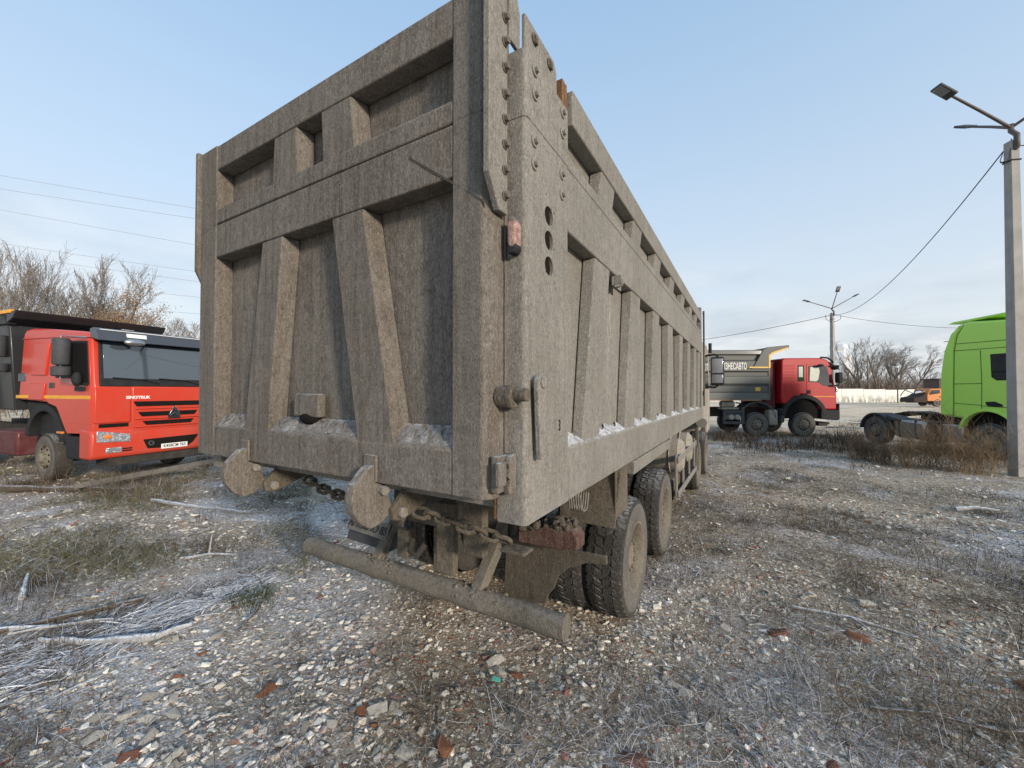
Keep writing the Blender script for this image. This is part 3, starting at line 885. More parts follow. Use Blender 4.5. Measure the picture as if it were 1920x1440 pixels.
# rear lamp bar and the torn mud flap under it
TB().prism([(-1.285,1.02),(-1.285,1.10),(-0.985,1.175),(-0.90,1.165),(-0.872,1.12),(-0.872,1.05),(-1.02,1.03)], 'y', 2.26, 2.38).build('lamp_bar', m_redbar, T, bevel=0.012)
mudl = MB()
r_ = random.Random(3)
for i in range(70):
    t = r_.random(); x = -1.26+0.36*t; z = 1.10+0.07*min(1,t*1.3)
    mudl.ball((x-OX, 2.33-OY+r_.uniform(-0.07,0.06), z+r_.uniform(-0.01,0.03)), (r_.uniform(0.012,0.035), r_.uniform(0.012,0.03), r_.uniform(0.01,0.03)), 6, 4)
mudl.build('mud_clods', m_mud_under, T)['kind'] = 'stuff'
flap = [(-1.455,0.985),(-1.30,1.0),(-1.02,0.985),(-0.745,0.995),(-0.742,0.945),(-0.865,0.93),(-0.985,0.875),(-1.065,0.80),(-1.095,0.715),(-1.135,0.665),(-1.155,0.60),(-1.30,0.575),(-1.475,0.575)]
TB().prism(flap, 'y', 2.40, 2.425).build('mud_flap', m_mud_under, T, bevel=0.004)
# coil of strap behind the corner
cst = TB()
for i in range(6):
    x = -1.065+0.017*i
    cst.tube([(x,2.58,1.30),(x+0.01,2.58,1.20),(x+0.022,2.60,1.185),(x+0.03,2.63,1.20),(x+0.03,2.66,1.30)], 0.0065, 5)
cst.build('strap_coil', m_mud_side, T)
# under-run pipe and its struts
pipe = TB(); 
pts = [(-3.42+2.49*i/24, 2.22+0.006*sin(i*1.3), 0.605+0.004*sin(i*2.1)) for i in range(25)]
pipe.tube(pts, [0.074+0.0018*sin(i*3.7) for i in range(25)], 28)
pp = pipe.build('underrun_pipe', m_mud_pipe, T, smooth=40)
for xa, xb in ((-1.57,-1.54),(-2.545,-2.54)):
    s = TB(); s.tube([(xa,2.225,0.66),(xb,2.52,1.02),(xb,2.55,1.10)], 0.058, 4, phase=pi/4)
    s.build('strut', m_mud_pipe, pp, bevel=0.006)
mc = MB()
for i in range(90):
    a = r_.uniform(0,2*pi); x = r_.choice((-1.57,-2.54))+r_.gauss(0,0.10)
    mc.ball((x-OX, 2.22+0.074*cos(a)*0.9-OY, 0.605+0.074*abs(sin(a))), (r_.uniform(0.01,0.028), r_.uniform(0.008,0.02), r_.uniform(0.006,0.018)), 6, 4)
mo = mc.build('mud_clods', m_mud_pipe, T); mo['kind'] = 'stuff'
# number plate under the left hook
npl = TB(); npl.hexa([(-3.02,2.30,0.72),(-2.50,2.30,0.70),(-2.50,2.42,0.70),(-3.02,2.42,0.72),(-3.02,2.36,0.86),(-2.50,2.36,0.84),(-2.50,2.44,0.84),(-3.02,2.44,0.86)])
npl.build('plate_holder', m_dgrey, T, bevel=0.004)
pl_ = TB(); pl_.hexa([(-3.0,2.28,0.815),(-2.52,2.28,0.795),(-2.52,2.288,0.795),(-3.0,2.288,0.815),(-3.0,2.335,0.925),(-2.52,2.335,0.905),(-2.52,2.343,0.905),(-3.0,2.343,0.925)])
plo = pl_.build('number_plate', m_plate_dirty, T, bevel=0.003)
text_mesh('plate_lettering', 'AM130MO 85', 0.092, m_dgrey, plo, (-2.76-OX, 2.3035-OY, 0.86), (RAD(63.4),RAD(2.4),0), xs=0.86, bold=0.0, depth=0.003)
# chain slung below the tailgate
def chain(P, name='chain'):
    P = [Vector(p) for p in P]
    c = MB(); root = None
    L = [0]
    for a,b in zip(P,P[1:]): L.append(L[-1]+(b-a).length)
    def at(s):
        for i in range(len(P)-1):
            if s <= L[i+1] or i == len(P)-2:
                f = (s-L[i])/(L[i+1]-L[i]); return P[i].lerp(P[i+1], f), (P[i+1]-P[i]).normalized()
    n = int(L[-1]/0.066)
    ch = None; sub = []
    for i in range(n):
        p, d = at((i+0.5)*L[-1]/n)
        a = d.cross(Vector((0,0,1))).normalized(); b = a.cross(d)
        ang = (pi/4 if i % 2 else -pi/4) + random.uniform(-0.2,0.2)
        u = a*cos(ang)+b*sin(ang); w = d.cross(u)
        M = Matrix((d,u,w)).transposed()
        m = TB(); m.torus(p, 0.026, 0.0115, M, 14, 7, stretch=0.020)
        if ch is None: ch = m.build(name, m_mud_under, T, smooth=60)
        else: m.build('link', m_mud_under, ch, smooth=60)
chain([(-2.60,1.66,1.40),(-2.45,1.68,1.345),(-2.25,1.7,1.31),(-1.95,1.7,1.285),(-1.62,1.66,1.335)])
chain([(-1.54,1.60,1.355),(-1.40,1.64,1.33),(-1.26,1.66,1.305),(-1.12,1.7,1.27),(-1.03,1.72,1.255)])
ck = TB(); ck.box(-1.07,-0.93,1.70,1.80,1.20,1.215)
ck.build('chain_bracket', m_mud_under, T, bevel=0.004)
for bb in ((-1.70,-1.56,1.95,2.0,0.86,1.30), (-1.42,-1.28,1.86,1.92,1.06,1.42), (-2.2,-2.1,2.1,2.2,0.80,1.0), (-1.9,-1.78,2.15,2.22,0.74,1.05)):
    cpart('tow_bracket', TB().box(*bb), m_mud_under, 0.008)
cpart('air_hose', TB().tube([(-1.95,2.0,1.0),(-1.92,1.95,0.95),(-1.86,1.95,0.93),(-1.84,2.0,0.99)], 0.022, 8), m_chassis, 0, smooth=60)
# side guard, tanks and cab seen past the body
sg = TB()
for z0,z1 in ((0.98,1.07),(0.50,0.58)): sg.box(-0.86,-0.835,6.05,8.35,z0,z1)
sgo = sg.build('side_guard', m_mud_side, T, bevel=0.006)
for y in (6.05,6.75,7.5,8.27): TB().box(-0.89,-0.862,y,y+0.09,0.46,1.10).build('guard_post', m_mud_side, sgo, bevel=0.005)
for y in (6.35, 7.35):
    t_ = TB(); t_.lathe([(0.001,-0.34),(0.20,-0.34),(0.26,-0.28),(0.26,0.28),(0.20,0.34),(0.001,0.34)], (-1.18,y+0.25,1.02), 'x', 24)
    t_.torus((-1.02,y+0.25,1.02), 0.262, 0.012, Matrix.Rotation(pi/2,3,'Y'), 24, 6)
    t_.build('air_tank', m_tank, T, smooth=40)
TB().box(-1.45,-0.92,6.1,6.9,0.36,0.72).build('tool_box', m_mud_under, T, bevel=0.02)
TB().box(-0.90,-0.84,8.72,8.82,0.42,1.28).build('mud_flap', m_mud_under, T, bevel=0.01)
cabm = TB()
cabm.prism([(9.15,1.15),(9.15,2.75),(9.35,3.12),(11.0,3.12),(11.45,2.85),(11.62,2.1),(11.62,1.0),(10.9,0.95),(10.6,1.25),(9.6,1.25)], 'x', -3.30, -0.84)
cabo = cabm.build('cab', m_tank, T, bevel=0.05)
cab2 = TB(); cab2.prism([(10.15,2.05),(10.15,2.85),(11.0,2.85),(11.3,2.05)], 'x', -0.842, -0.834); cab2.build('side_window', m_glass, cabo, bevel=0.003)
TB().box(-0.838,-0.815,9.7,9.78,1.9,2.0).build('door_handle', m_black, cabo)
mi = TB(); mi.box(-0.70,-0.43,9.98,10.08,2.13,2.76)
mio = mi.build('mirror', m_black, cabo, bevel=0.035)
m1 = TB(); m1.box(-0.675,-0.455,9.974,9.982,2.40,2.72); m1.build('mirror_glass', m_chrome, mio, bevel=0.003)
m1 = TB(); m1.box(-0.675,-0.455,9.974,9.982,2.18,2.365); m1.build('mirror_glass', m_chrome, mio, bevel=0.003)
TB().tube([(-0.84,10.1,2.80),(-0.62,10.05,2.82),(-0.55,10.04,2.77)], 0.022, 8).tube([(-0.84,10.1,2.10),(-0.62,10.05,2.08),(-0.55,10.04,2.13)], 0.022, 8).build('mirror_arm', m_black, mio)
TB().tube([(-0.70,9.9,2.84),(-0.70,9.9,3.06)], 0.035, 10).build('antenna_stub', m_black, cabo)
TB().lathe([(0.001,-0.1),(0.10,-0.1),(0.10,0.1),(0.001,0.1)], (-0.80,9.0,1.36), 'y', 16).build('exhaust_pipe', m_mud_side, T, smooth=40)
# ------------------------------------------------------------------ smaller vehicles: local axes x forward, y left, z up
wheel_front = wheel_meshes(0.53, 0.30, 0.29, False, 0, m_tyre, m_tyre_side, m_rim)
wheel_front_first = [True]
def vwheel(parent, x, y, right=True, z=0.53, hub=None, dual=0.0):
    o = put_wheel(hub or wheel_front, parent, (x, y, z), 0.0001 if right else pi, wheel_front_first[0] and hub is None, dual)
    if hub is None: wheel_front_first[0] = False
    return o
def part(name, mb, mat, parent, bevel=0.0, **k):
    return mb.build(name, mat, parent, bevel=bevel, **k)

# ------------------------------------------------------------------ orange red dump truck on the left
A = thing('dump_truck', 'orange red dump truck with dark slate sun visor and triangular chrome emblem', 'dump truck', (-11.35, 2.67, 0), RAD(7.4))
prof = [(0.02,1.12),(0.03,2.08),(0.0,2.16),(-0.10,3.05),(-0.16,3.17),(-0.5,3.24),(-1.8,3.36),(-2.7,3.43),(-3.0,3.42),(-3.12,3.34),(-3.16,3.22),(-3.36,1.80),(-2.62,1.78),(-1.72,1.73),(-1.48,1.60),(-1.06,1.10),(-0.6,1.12)]
cab = part('cab', MB().prism(prof, 'y', 0.0, 2.58), m_red, A, 0.045)
part('cab_floor', MB().box(-3.1,-0.25,0.25,2.33,1.15,1.45), m_chassis, cab)
# roof gutter, door seam, pressed panels
part('gutter', MB().tube([(-3.15,-0.008,3.20),(-1.6,-0.01,3.165),(-0.08,-0.008,3.09)], 0.012, 6), m_red, cab)
dr = MB()
dr.prism([(-1.60,3.13),(-0.12,3.04),(-0.02,2.15),(-0.02,1.14),(-0.96,1.11),(-1.45,1.66),(-1.86,1.74),(-1.80,2.2)], 'y', -0.012, 0.01)
door = part('door', dr, m_red, cab, 0.006)
part('door_crease', MB().box(-0.98,-0.03,-0.018,-0.010,1.33,1.345), m_red, door, 0.003)
wf = MB().prism([(-1.47,3.08),(-0.17,3.02),(-0.07,2.15),(-0.12,2.10),(-0.50,2.12),(-0.60,2.25),(-1.50,2.28),(-1.53,2.35)], 'y', -0.018, -0.010)
wfo = part('window_frame', wf, m_black, door, 0.004)
part('window', MB().prism([(-1.43,3.04),(-0.21,2.98),(-0.12,2.18),(-0.48,2.17),(-0.58,2.30),(-1.47,2.33)], 'y', -0.024, -0.017), m_hole, door, 0.003)  # black pane paints the dark cab interior behind the open window
part('door_handle', MB().box(-1.78,-1.56,-0.026,-0.010,2.06,2.18), m_dgrey, door, 0.01)
pf = MB().prism([(-2.48,3.07),(-1.80,3.05),(-1.96,2.34),(-2.66,2.36)], 'y', -0.032, 0.01)
part('pressed_panel', pf, m_red, cab, 0.016)
part('pressed_panel', MB().prism([(-2.72,2.17),(-2.0,2.17),(-2.05,1.80),(-2.78,1.80)], 'y', -0.028, 0.01), m_red, cab, 0.014)
part('side_vent', MB().box(-3.36,-3.0,-0.012,0.02,2.22,2.42), m_visor, cab, 0.01)
part('reflective_stripe', MB().box(-3.46,-1.865,-0.010,0.01,1.835,1.905).box(-1.855,-0.03,-0.020,0.0,1.835,1.905), m_yellow, cab)
# front
fr = MB().prism([(0.0,1.12),(0.045,1.14),(0.06,1.85),(0.05,2.09),(0.0,2.12)], 'y', 0.62, 1.98)
grille = part('grille_panel', fr, m_red, cab, 0.02)
def slot(y0a, y1a, z0, z1):
    s = MB().prism([(y0a+0.07,z0),(y1a-0.07,z0),(y1a,z1),(y0a,z1)], 'x', 0.05, 0.064)
    so = part('grille_slot', s, m_hole, grille, 0.004)
    return so
slot(0.63,1.97,1.665,1.775); slot(0.72,1.88,1.445,1.545); slot(0.80,1.80,1.255,1.345)
for z in (1.605, 1.385, 1.21): part('grille_lip', MB().box(0.055,0.085,0.66,1.94,z,z+0.03), m_red, grille, 0.01)
for ya,yb in ((0.02,0.60),(2.0,2.56)):
    part('corner_panel', MB().prism([(0.0,1.33),(0.055,1.34),(0.055,1.82),(0.04,2.08),(0.0,2.08)], 'y', ya, yb), m_red, cab, 0.02)
    part('air_slot', MB().box(0.0,0.03,ya+0.08,yb-0.02,1.245,1.325), m_hole, cab, 0.01)
# windscreen and its black surround
part('screen_surround', MB().prism([(0.012,2.09),(0.055,2.10),(0.035,2.2),(-0.05,3.06),(-0.09,3.06)], 'y', 0.10, 2.46), m_black, cab, 0.02)
part('windscreen', MB().prism([(0.028,2.26),(0.040,2.26),(-0.035,3.02),(-0.047,3.02)], 'y', 0.16, 2.40), m_wscreen, cab, 0.003)
for y0 in (0.55, 1.35):
    part('wiper', MB().tube([(0.06,y0+0.55,2.16),(0.065,y0+0.3,2.24),(0.05,y0-0.25,2.275)], 0.014, 6), m_black, cab)
vis = MB().prism([(-0.12,3.27),(0.02,3.285),(0.14,3.24),(0.20,3.03),(0.17,3.02),(0.10,3.20),(-0.10,3.22)], 'y', 0.0, 2.58)
visor = part('sun_visor', vis, m_visor, cab, 0.01)
part('visor_ridge', MB().box(0.10,0.155,0.05,2.53,3.238,3.252), m_white, visor, 0.004)
part('visor_end', MB().prism([(-0.12,3.27),(0.02,3.285),(0.14,3.24),(0.20,3.03),(0.02,3.06),(-0.10,3.10)], 'y', -0.004, 0.02), m_visor, visor, 0.006)
part('sticker', MB().hexa([(0.168,0.46,3.125),(0.168,0.80,3.125),(0.182,0.80,3.125),(0.182,0.46,3.125),(0.146,0.46,3.205),(0.146,0.80,3.205),(0.158,0.80,3.205),(0.158,0.46,3.205)]), m_white, visor)
part('marker_light', MB().box(0.02,0.10,0.42,0.62,3.27,3.30), m_alu, visor, 0.01)
md = MB(); md.ball((0.26,0.56,3.02), (0.07,0.19,0.075), 14, 8)
part('front_mirror', md, m_alu, cab, smooth=60)
part('mirror_arm', MB().tube([(0.02,0.28,3.04),(0.16,0.32,3.04),(0.24,0.45,3.04)], 0.016, 6), m_black, cab)
# badge, lettering, emblem
text_mesh('nose_lettering', 'SINOTRUK', 0.085, m_white, grille, (0.064,0.72,1.86), (pi/2,0,pi/2), xs=1.0, bold=0.003, depth=0.003)
em = MB()
em.prism([(1.26,1.37),(1.51,1.37),(1.505,1.45),(1.40,1.655),(1.37,1.655),(1.265,1.45)], 'x', 0.064, 0.085)
emo = part('emblem', em, m_black, grille, 0.008)
part('emblem_facet', MB().prism([(1.27,1.46),(1.372,1.545),(1.372,1.66)], 'x', 0.085, 0.105), m_chrome, emo, 0.004)
part('emblem_facet', MB().prism([(1.50,1.46),(1.398,1.66),(1.398,1.545)], 'x', 0.085, 0.105), m_chrome, emo, 0.004)
part('emblem_facet', MB().prism([(1.285,1.435),(1.485,1.435),(1.385,1.52)], 'x', 0.085, 0.105), m_chrome, emo, 0.004)
part('nose_badge', MB().box(0.055,0.075,2.16,2.30,1.86,2.0), m_black, grille, 0.01)
# bumper
bp = MB().prism([(-0.42,0.60),(-0.02,0.60),(0.05,0.66),(0.06,1.05),(0.03,1.20),(-0.42,1.23)], 'y', -0.03, 2.61)
bumper = part('bumper', bp, m_red, A, 0.045)
for ya,yb in ((0.06,0.60),(1.98,2.52)):
    y0, y1 = (ya,yb)
    part('headlight', MB().hexa([(0.05,y0,0.955),(0.05,y1,0.925),(0.075,y1,0.925),(0.075,y0,0.955),(0.03,y0,1.185),(0.03,y1,1.09),(0.055,y1,1.09),(0.055,y0,1.185)]), m_lens, bumper, 0.012)
    s = 0.17 if ya < 1 else -0.17+0.54
    part('indicator', MB().ball((0.068,y0+s,1.06), (0.014,0.075,0.05), 10, 6), m_amber, bumper, smooth=60)
    part('fog_light', MB().box(0.052,0.072,y0+0.14,y0+0.40,0.72,0.83), m_lens, bumper, 0.012)
    part('vent_slots', MB().box(0.052,0.066,y0+0.41,y0+0.57,0.73,0.755).box(0.052,0.066,y0+0.41,y0+0.57,0.775,0.80), m_hole, bumper)
lg = MB().prism([(0.82,0.94),(1.90,0.96),(1.80,0.80),(1.66,0.70),(0.90,0.735)], 'x', 0.05, 0.07)
part('lower_grille', lg, m_hole, bumper, 0.006)
part('tow_eye', MB().lathe([(0.03,0),(0.055,0.0),(0.055,0.03),(0.03,0.03)], (0.068,0.95,0.85), 'x', 14, True), m_dgrey, bumper)
npo = part('number_plate', MB().box(0.075,0.085,1.14,1.66,0.695,0.807), m_plate, bumper, 0.003)
text_mesh('plate_lettering', 'K458CM 763', 0.092, m_hole, npo, (0.086,1.40,0.752), (pi/2,0,pi/2), xs=0.88, bold=0.001)
part('under_bumper', MB().box(-0.6,-0.06,0.3,2.3,0.42,0.62), m_chassis, A, 0.02)
# wheel arch, step box, mirrors
ar = MB()
n = 12; ri, ro = 0.66, 0.80
pts = [(-2.06+ro*cos(a)*1.12, 0.90+ro*sin(a)) for a in np.linspace(pi*0.97, 0.02, n)] + [(-2.06+ri*cos(a)*1.12, 0.90+ri*sin(a)) for a in np.linspace(0.02, pi*0.97, n)]
ar.prism(pts, 'y', -0.01, 0.55)
part('wheel_arch', ar, m_black, A, 0.01)
part('wheel_well', MB().prism([(-3.36,1.75),(-1.7,1.70),(-1.15,1.08),(-1.2,0.95),(-3.0,1.0)], 'y', 0.14, 0.9), m_black, A)
part('step_box', MB().prism([(-1.12,1.05),(-0.10,1.05),(-0.10,0.66),(-0.22,0.58),(-1.02,0.58)], 'y', 0.0, 0.5), m_black, A, 0.03)
part('amber_marker', MB().box(-1.42,-1.18,-0.02,0.03,1.09,1.14), m_amber, A, 0.01)
def mirrors(parent, x, y):
    m = MB(); m.lathe([(0.001,-0.27),(0.11,-0.27),(0.135,-0.24),(0.135,0.24),(0.11,0.27),(0.001,0.27)], (x,y,2.80), 'z', 20)
    mo = part('mirror', m, m_dgrey, parent, smooth=40)
    m = MB(); m.lathe([(0.001,-0.10),(0.12,-0.10),(0.145,-0.08),(0.145,0.08),(0.12,0.10),(0.001,0.10)], (x,y,2.40), 'z', 20)
    part('lower_mirror', m, m_dgrey, mo, smooth=40)
    part('mirror_arm', MB().tube([(x+0.45,0.0,3.09),(x,y,3.12),(x,y,2.25),(x+0.42,0.0,2.07)], 0.018, 8), m_alu, mo)
    return mo
mirrors(A, -0.66, -0.22)
sm = MB(); sm.ball((-0.34,-0.10,2.24), (0.09,0.08,0.15), 12, 8); sm.box(-0.55,-0.22,-0.06,0.0,2.00,2.09)
part('kerb_mirror', sm, m_black, A, smooth=50)
# body behind the cab
bd = MB()
bd.prism([(0.02,1.55),(2.58,1.55),(2.66,3.62),(-0.10,3.62)], 'x', -9.6, -3.62)
dbody = part('dump_body', bd, m_bodyblack, A, 0.03)
part('body_top_rail', MB().box(-9.6,-3.5,-0.16,0.0,3.56,3.80).box(-9.6,-3.5,2.58,2.74,3.56,3.80), m_bodyblack, dbody, 0.02)
part('canopy', MB().prism([(-3.64,3.55),(-3.20,3.68),(-3.05,3.86),(-3.64,3.82)], 'y', -0.16, 2.74), m_bodyblack, dbody, 0.02)
part('marker_bar', MB().box(-4.35,-3.30,-0.19,-0.10,3.80,3.88), m_yellow, dbody, 0.006)
for x in (-4.9,-6.2,-7.5,-8.8): part('body_rib', MB().box(x,x+0.2,-0.14,0.05,1.55,3.56), m_bodyblack, dbody, 0.02)
ai = MB()
ai.lathe([(0.001,-0.25),(0.17,-0.25),(0.19,-0.22),(0.19,0.22),(0.17,0.25),(0.001,0.25)], (-3.92,-0.22,3.06), 'z', 20)
aio = part('intake_drum', ai, m_dgrey, A, smooth=40)
part('intake_cup', MB().lathe([(0.001,-0.10),(0.2,-0.10),(0.22,-0.07),(0.22,0.07),(0.2,0.10),(0.001,0.10)], (-3.92,-0.22,2.55), 'z', 20), m_dgrey, aio, smooth=40)
part('intake_pipe', MB().tube([(-3.92,-0.22,1.5),(-3.92,-0.22,3.70),(-3.80,-0.20,3.80)], 0.022, 8).tube([(-4.04,-0.22,3.2),(-4.04,-0.20,3.80)], 0.02, 8), m_alu, aio)
part('fuel_tank', MB().box(-4.9,-3.6,0.05,0.65,0.45,1.05), M_paint('dark_red_tank', (0.085,0.010,0.016), rough=0.6), A, 0.05)
part('chassis', MB().box(-9.4,-0.5,0.75,1.0,0.75,1.1).box(-9.4,-0.5,1.6,1.85,0.75,1.1), m_chassis, A)
vwheel(A, -2.06, 0.17); vwheel(A, -2.06, 2.41, False)
vwheel(A, -6.6, 0.17); vwheel(A, -6.6, 2.41, False); vwheel(A, -8.0, 0.17); vwheel(A, -8.0, 2.41, False)
part('axle_knuckle', MB().box(-2.3,-1.8,0.35,0.7,0.4,0.95), m_mud_under, A, 0.05)

# ------------------------------------------------------------------ red dump truck with grey body, right of the centre
def cam_ground(r, d):
    return (r*cos(YAW)-d*sin(YAW), r*sin(YAW)+d*cos(YAW), 0.0)
bx, by_, _ = cam_ground((1571-960)/751*17.4, 17.4)
Bt = thing('dump_truck', 'deep red dump truck whose dark grey body carries white Cyrillic letters', 'dump truck', (bx, by_, 0), YAW)
W2 = 2.5
prof = [(-0.06,1.19),(-0.05,1.75),(-0.10,2.15),(-0.30,3.15),(-0.42,3.36),(-0.75,3.44),(-2.30,3.43),(-2.42,3.36),(-2.46,1.72),(-2.42,1.45),(-2.15,1.40),(-1.98,1.72),(-1.62,1.85),(-1.32,1.85),(-0.98,1.68),(-0.78,1.19)]
cab = part('cab', MB().prism(prof, 'y', 0.0, W2), m_red2, Bt, 0.05)
dr = MB().prism([(-1.36,3.18),(-0.38,3.18),(-0.16,2.2),(-0.10,1.75),(-0.12,1.24),(-0.76,1.24),(-0.98,1.70),(-1.36,1.84)], 'y', -0.012, 0.01)
door = part('door', dr, m_red2, cab, 0.008)
part('window', MB().prism([(-1.28,3.09),(-0.50,3.09),(-0.26,2.22),(-0.62,2.22),(-0.80,2.36),(-1.28,2.40)], 'y', -0.022, -0.010), m_glass, door, 0.004)
part('window_curtain', MB().prism([(-1.20,3.04),(-0.86,3.04),(-0.80,2.86),(-0.86,2.5),(-0.95,2.42),(-1.24,2.44)], 'y', -0.026, -0.021), M_plain('pale_curtain', (0.40,0.42,0.36), 0.35), door)
part('window', MB().box(-1.74,-1.46,-0.012,0.01,2.42,3.12), m_glass, cab, 0.01)
part('window_blind', MB().box(-1.70,-1.52,-0.016,-0.010,2.60,3.06), M_plain('pale_blind', (0.34,0.36,0.36), 0.35), cab)
for i in range(5): part('side_louvre', MB().box(-2.42,-1.86,-0.022,0.02,2.56+0.13*i,2.62+0.13*i), m_red2, cab, 0.012)
part('locker_door', MB().box(-2.30,-1.66,-0.010,0.01,1.80,2.28), m_red2, cab, 0.006)
part('door_handle', MB().box(-1.36,-1.20,-0.03,-0.010,1.88,2.04), m_black, door, 0.01)
part('door_crease', MB().hexa([(-1.05,-0.018,2.13),(-0.2,-0.018,2.10),(-0.2,-0.008,2.10),(-1.05,-0.008,2.13),(-1.05,-0.018,2.15),(-0.2,-0.018,2.12),(-0.2,-0.008,2.12),(-1.05,-0.008,2.15)]), m_red2, door)
part('reflective_stripe', MB().box(-1.34,-0.14,-0.02,-0.008,1.735,1.785), m_amber, door)
part('windscreen', MB().prism([(-0.10,2.2),(-0.06,2.2),(-0.25,3.1),(-0.29,3.1)], 'y', 0.12, W2-0.12), m_wscreen, cab)
part('roof_bar', MB().tube([(-0.75,-0.02,3.46),(-0.45,-0.02,3.44),(-0.24,-0.02,3.30),(-0.22,-0.02,3.2)], 0.04, 8), m_black, cab)
part('sun_visor', MB().prism([(-0.42,3.30),(-0.10,3.12),(-0.08,3.05),(-0.36,3.18)], 'y', -0.02, W2+0.02), m_black, cab, 0.02)
part('mirror', MB().box(-0.20,0.0,-0.30,-0.06,2.35,2.80), m_black, cab, 0.05)
part('mirror', MB().ball((0.12,0.3,3.02), (0.16,0.16,0.09), 12, 8), m_black, cab, smooth=60)
part('mirror', MB().ball((-0.86,-0.16,3.10), (0.14,0.10,0.06), 12, 8), m_black, cab, smooth=60)
part('mirror_arm', MB().tube([(-0.4,-0.02,3.08),(-0.1,-0.2,3.08),(0.1,0.15,3.04)], 0.03, 8).tube([(-0.42,-0.02,2.22),(-0.1,-0.18,2.24),(-0.08,-0.18,2.36)], 0.03, 8), m_black, cab)
part('side_lamp', MB().box(-0.10,-0.03,-0.02,0.3,1.95,2.2), m_lens, cab, 0.02)
part('bumper', MB().prism([(-0.74,1.17),(-0.02,1.17),(0.02,1.45),(0.06,1.45),(0.06,0.78),(-0.05,0.72),(-0.74,0.80)], 'y', -0.02, W2+0.02), m_black, Bt, 0.05)
part('tow_hook', MB().box(-0.55,-0.15,0.4,0.6,0.45,0.60).box(-0.3,-0.05,0.4,1.6,0.52,0.62), m_chassis, Bt, 0.02)
def arch(xc, zc, ri, ro, a0, a1, y0, y1, mat, parent, name='wheel_arch', bev=0.015):
    p = [(xc+ro*cos(a), zc+ro*sin(a)) for a in np.linspace(a0, a1, 14)] + [(xc+ri*cos(a), zc+ri*sin(a)) for a in np.linspace(a1, a0, 14)]
    return part(name, MB().prism(p, 'y', y0, y1), mat, parent, bev)
arch(-1.47, 0.85, 0.82, 1.0, pi*0.97, 0.12, -0.03, 0.5, m_black, Bt)
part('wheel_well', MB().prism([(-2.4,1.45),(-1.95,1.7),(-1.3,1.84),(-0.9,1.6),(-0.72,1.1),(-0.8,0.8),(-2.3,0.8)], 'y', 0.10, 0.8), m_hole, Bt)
arch(-3.50, 0.72, 0.76, 0.83, pi*0.93, 0.10, -0.02, 0.6, m_dgrey, Bt)
part('mud_tank', MB().box(-2.98,-2.62,-0.02,0.45,0.50,1.18), m_tank, Bt, 0.06)
part('tank_cap', MB().cyl((-2.87,0.15,1.17),(-2.87,0.15,1.34),0.07,12), m_rust, Bt)
part('frame_flap', MB().prism([(-2.42,1.24),(-2.24,1.2),(-2.30,0.9),(-2.34,0.62),(-2.50,0.62),(-2.46,0.95)], 'y', 0.0, 0.4), m_dgrey, Bt, 0.03)
for x in (-1.47,-3.50): vwheel(Bt, x, 0.17, z=0.54); vwheel(Bt, x, W2-0.17, False, z=0.54)
for x in (-6.9,-8.25): vwheel(Bt, x, 0.17, z=0.54); vwheel(Bt, x, W2-0.17, False, z=0.54)
part('chassis', MB().box(-9.0,-0.4,0.75,1.0,0.85,1.25).box(-9.0,-0.4,1.5,1.75,0.85,1.25), m_chassis, Bt)
rk = MB().box(-5.0,-4.08,-0.02,0.05,1.02,1.16).box(-5.0,-4.08,-0.02,0.05,0.56,0.68).box(-4.20,-4.08,-0.03,0.06,0.56,1.30).box(-5.0,-4.9,-0.03,0.06,0.56,1.16)
rko = part('tank_rack', rk, m_dgrey, Bt, 0.01)
for x in (-4.35,-4.62): part('air_tank', MB().lathe([(0.001,-0.02),(0.10,-0.02),(0.125,0.02),(0.125,0.5),(0.001,0.5)], (x,0.0,0.86), 'y', 16), m_tank, rko, smooth=40)
part('air_filter', MB().lathe([(0.001,-0.28),(0.13,-0.28),(0.15,-0.24),(0.15,0.24),(0.13,0.28),(0.001,0.28)], (-4.72,0.2,1.43), 'x', 16), m_tank, Bt, smooth=40)
part('silencer', MB().box(-5.0,-4.25,0.05,0.5,1.18,1.28), m_tank, Bt, 0.04)
part('hose', MB().tube([(-4.4,0.1,1.5),(-4.2,0.05,1.45),(-4.12,0.05,1.3)], 0.03, 8), m_black, Bt)
# grey tub
tb = MB().prism([(-0.05,1.95),(0.18,1.62),(W2-0.18,1.62),(W2+0.05,1.95),(W2+0.05,3.70),(-0.05,3.70)], 'x', -9.4, -3.02)
tub = part('dump_body', tb, m_bodygrey, Bt, 0.03)
part('top_rail', MB().prism([(-0.17,3.58),(-0.04,3.54),(-0.04,3.78),(-0.15,3.75)], 'x', -9.4, -3.34), m_bodygrey, tub, 0.015)
part('middle_rail', MB().prism([(-0.15,2.86),(-0.04,2.80),(-0.04,3.36),(-0.15,3.28)], 'x', -9.4, -3.06), m_bodygrey, tub, 0.015)
part('lower_rail', MB().prism([(-0.10,1.62),(-0.02,1.60),(-0.04,1.93),(-0.06,1.92)], 'x', -9.4, -3.05), m_bodygrey, tub, 0.01)
part('waist_rail', MB().prism([(-0.12,2.32),(-0.04,2.20),(-0.04,2.66),(-0.10,2.62)], 'x', -9.4, -3.05), m_bodygrey, tub, 0.02)
gs = MB().prism([(-3.06,2.95),(-3.03,3.50),(-2.95,3.60),(-2.23,3.86),(-2.23,3.98),(-3.14,3.89),(-3.34,3.76),(-3.74,3.08),(-3.85,2.95)], 'y', -0.20, -0.04)
part('gusset_plate', gs, m_bodygrey, tub, 0.01)
part('canopy', MB().prism([(-3.06,3.52),(-2.24,3.87),(-2.22,3.97),(-3.1,3.88)], 'y', -0.04, W2+0.05), m_bodygrey, tub, 0.01)
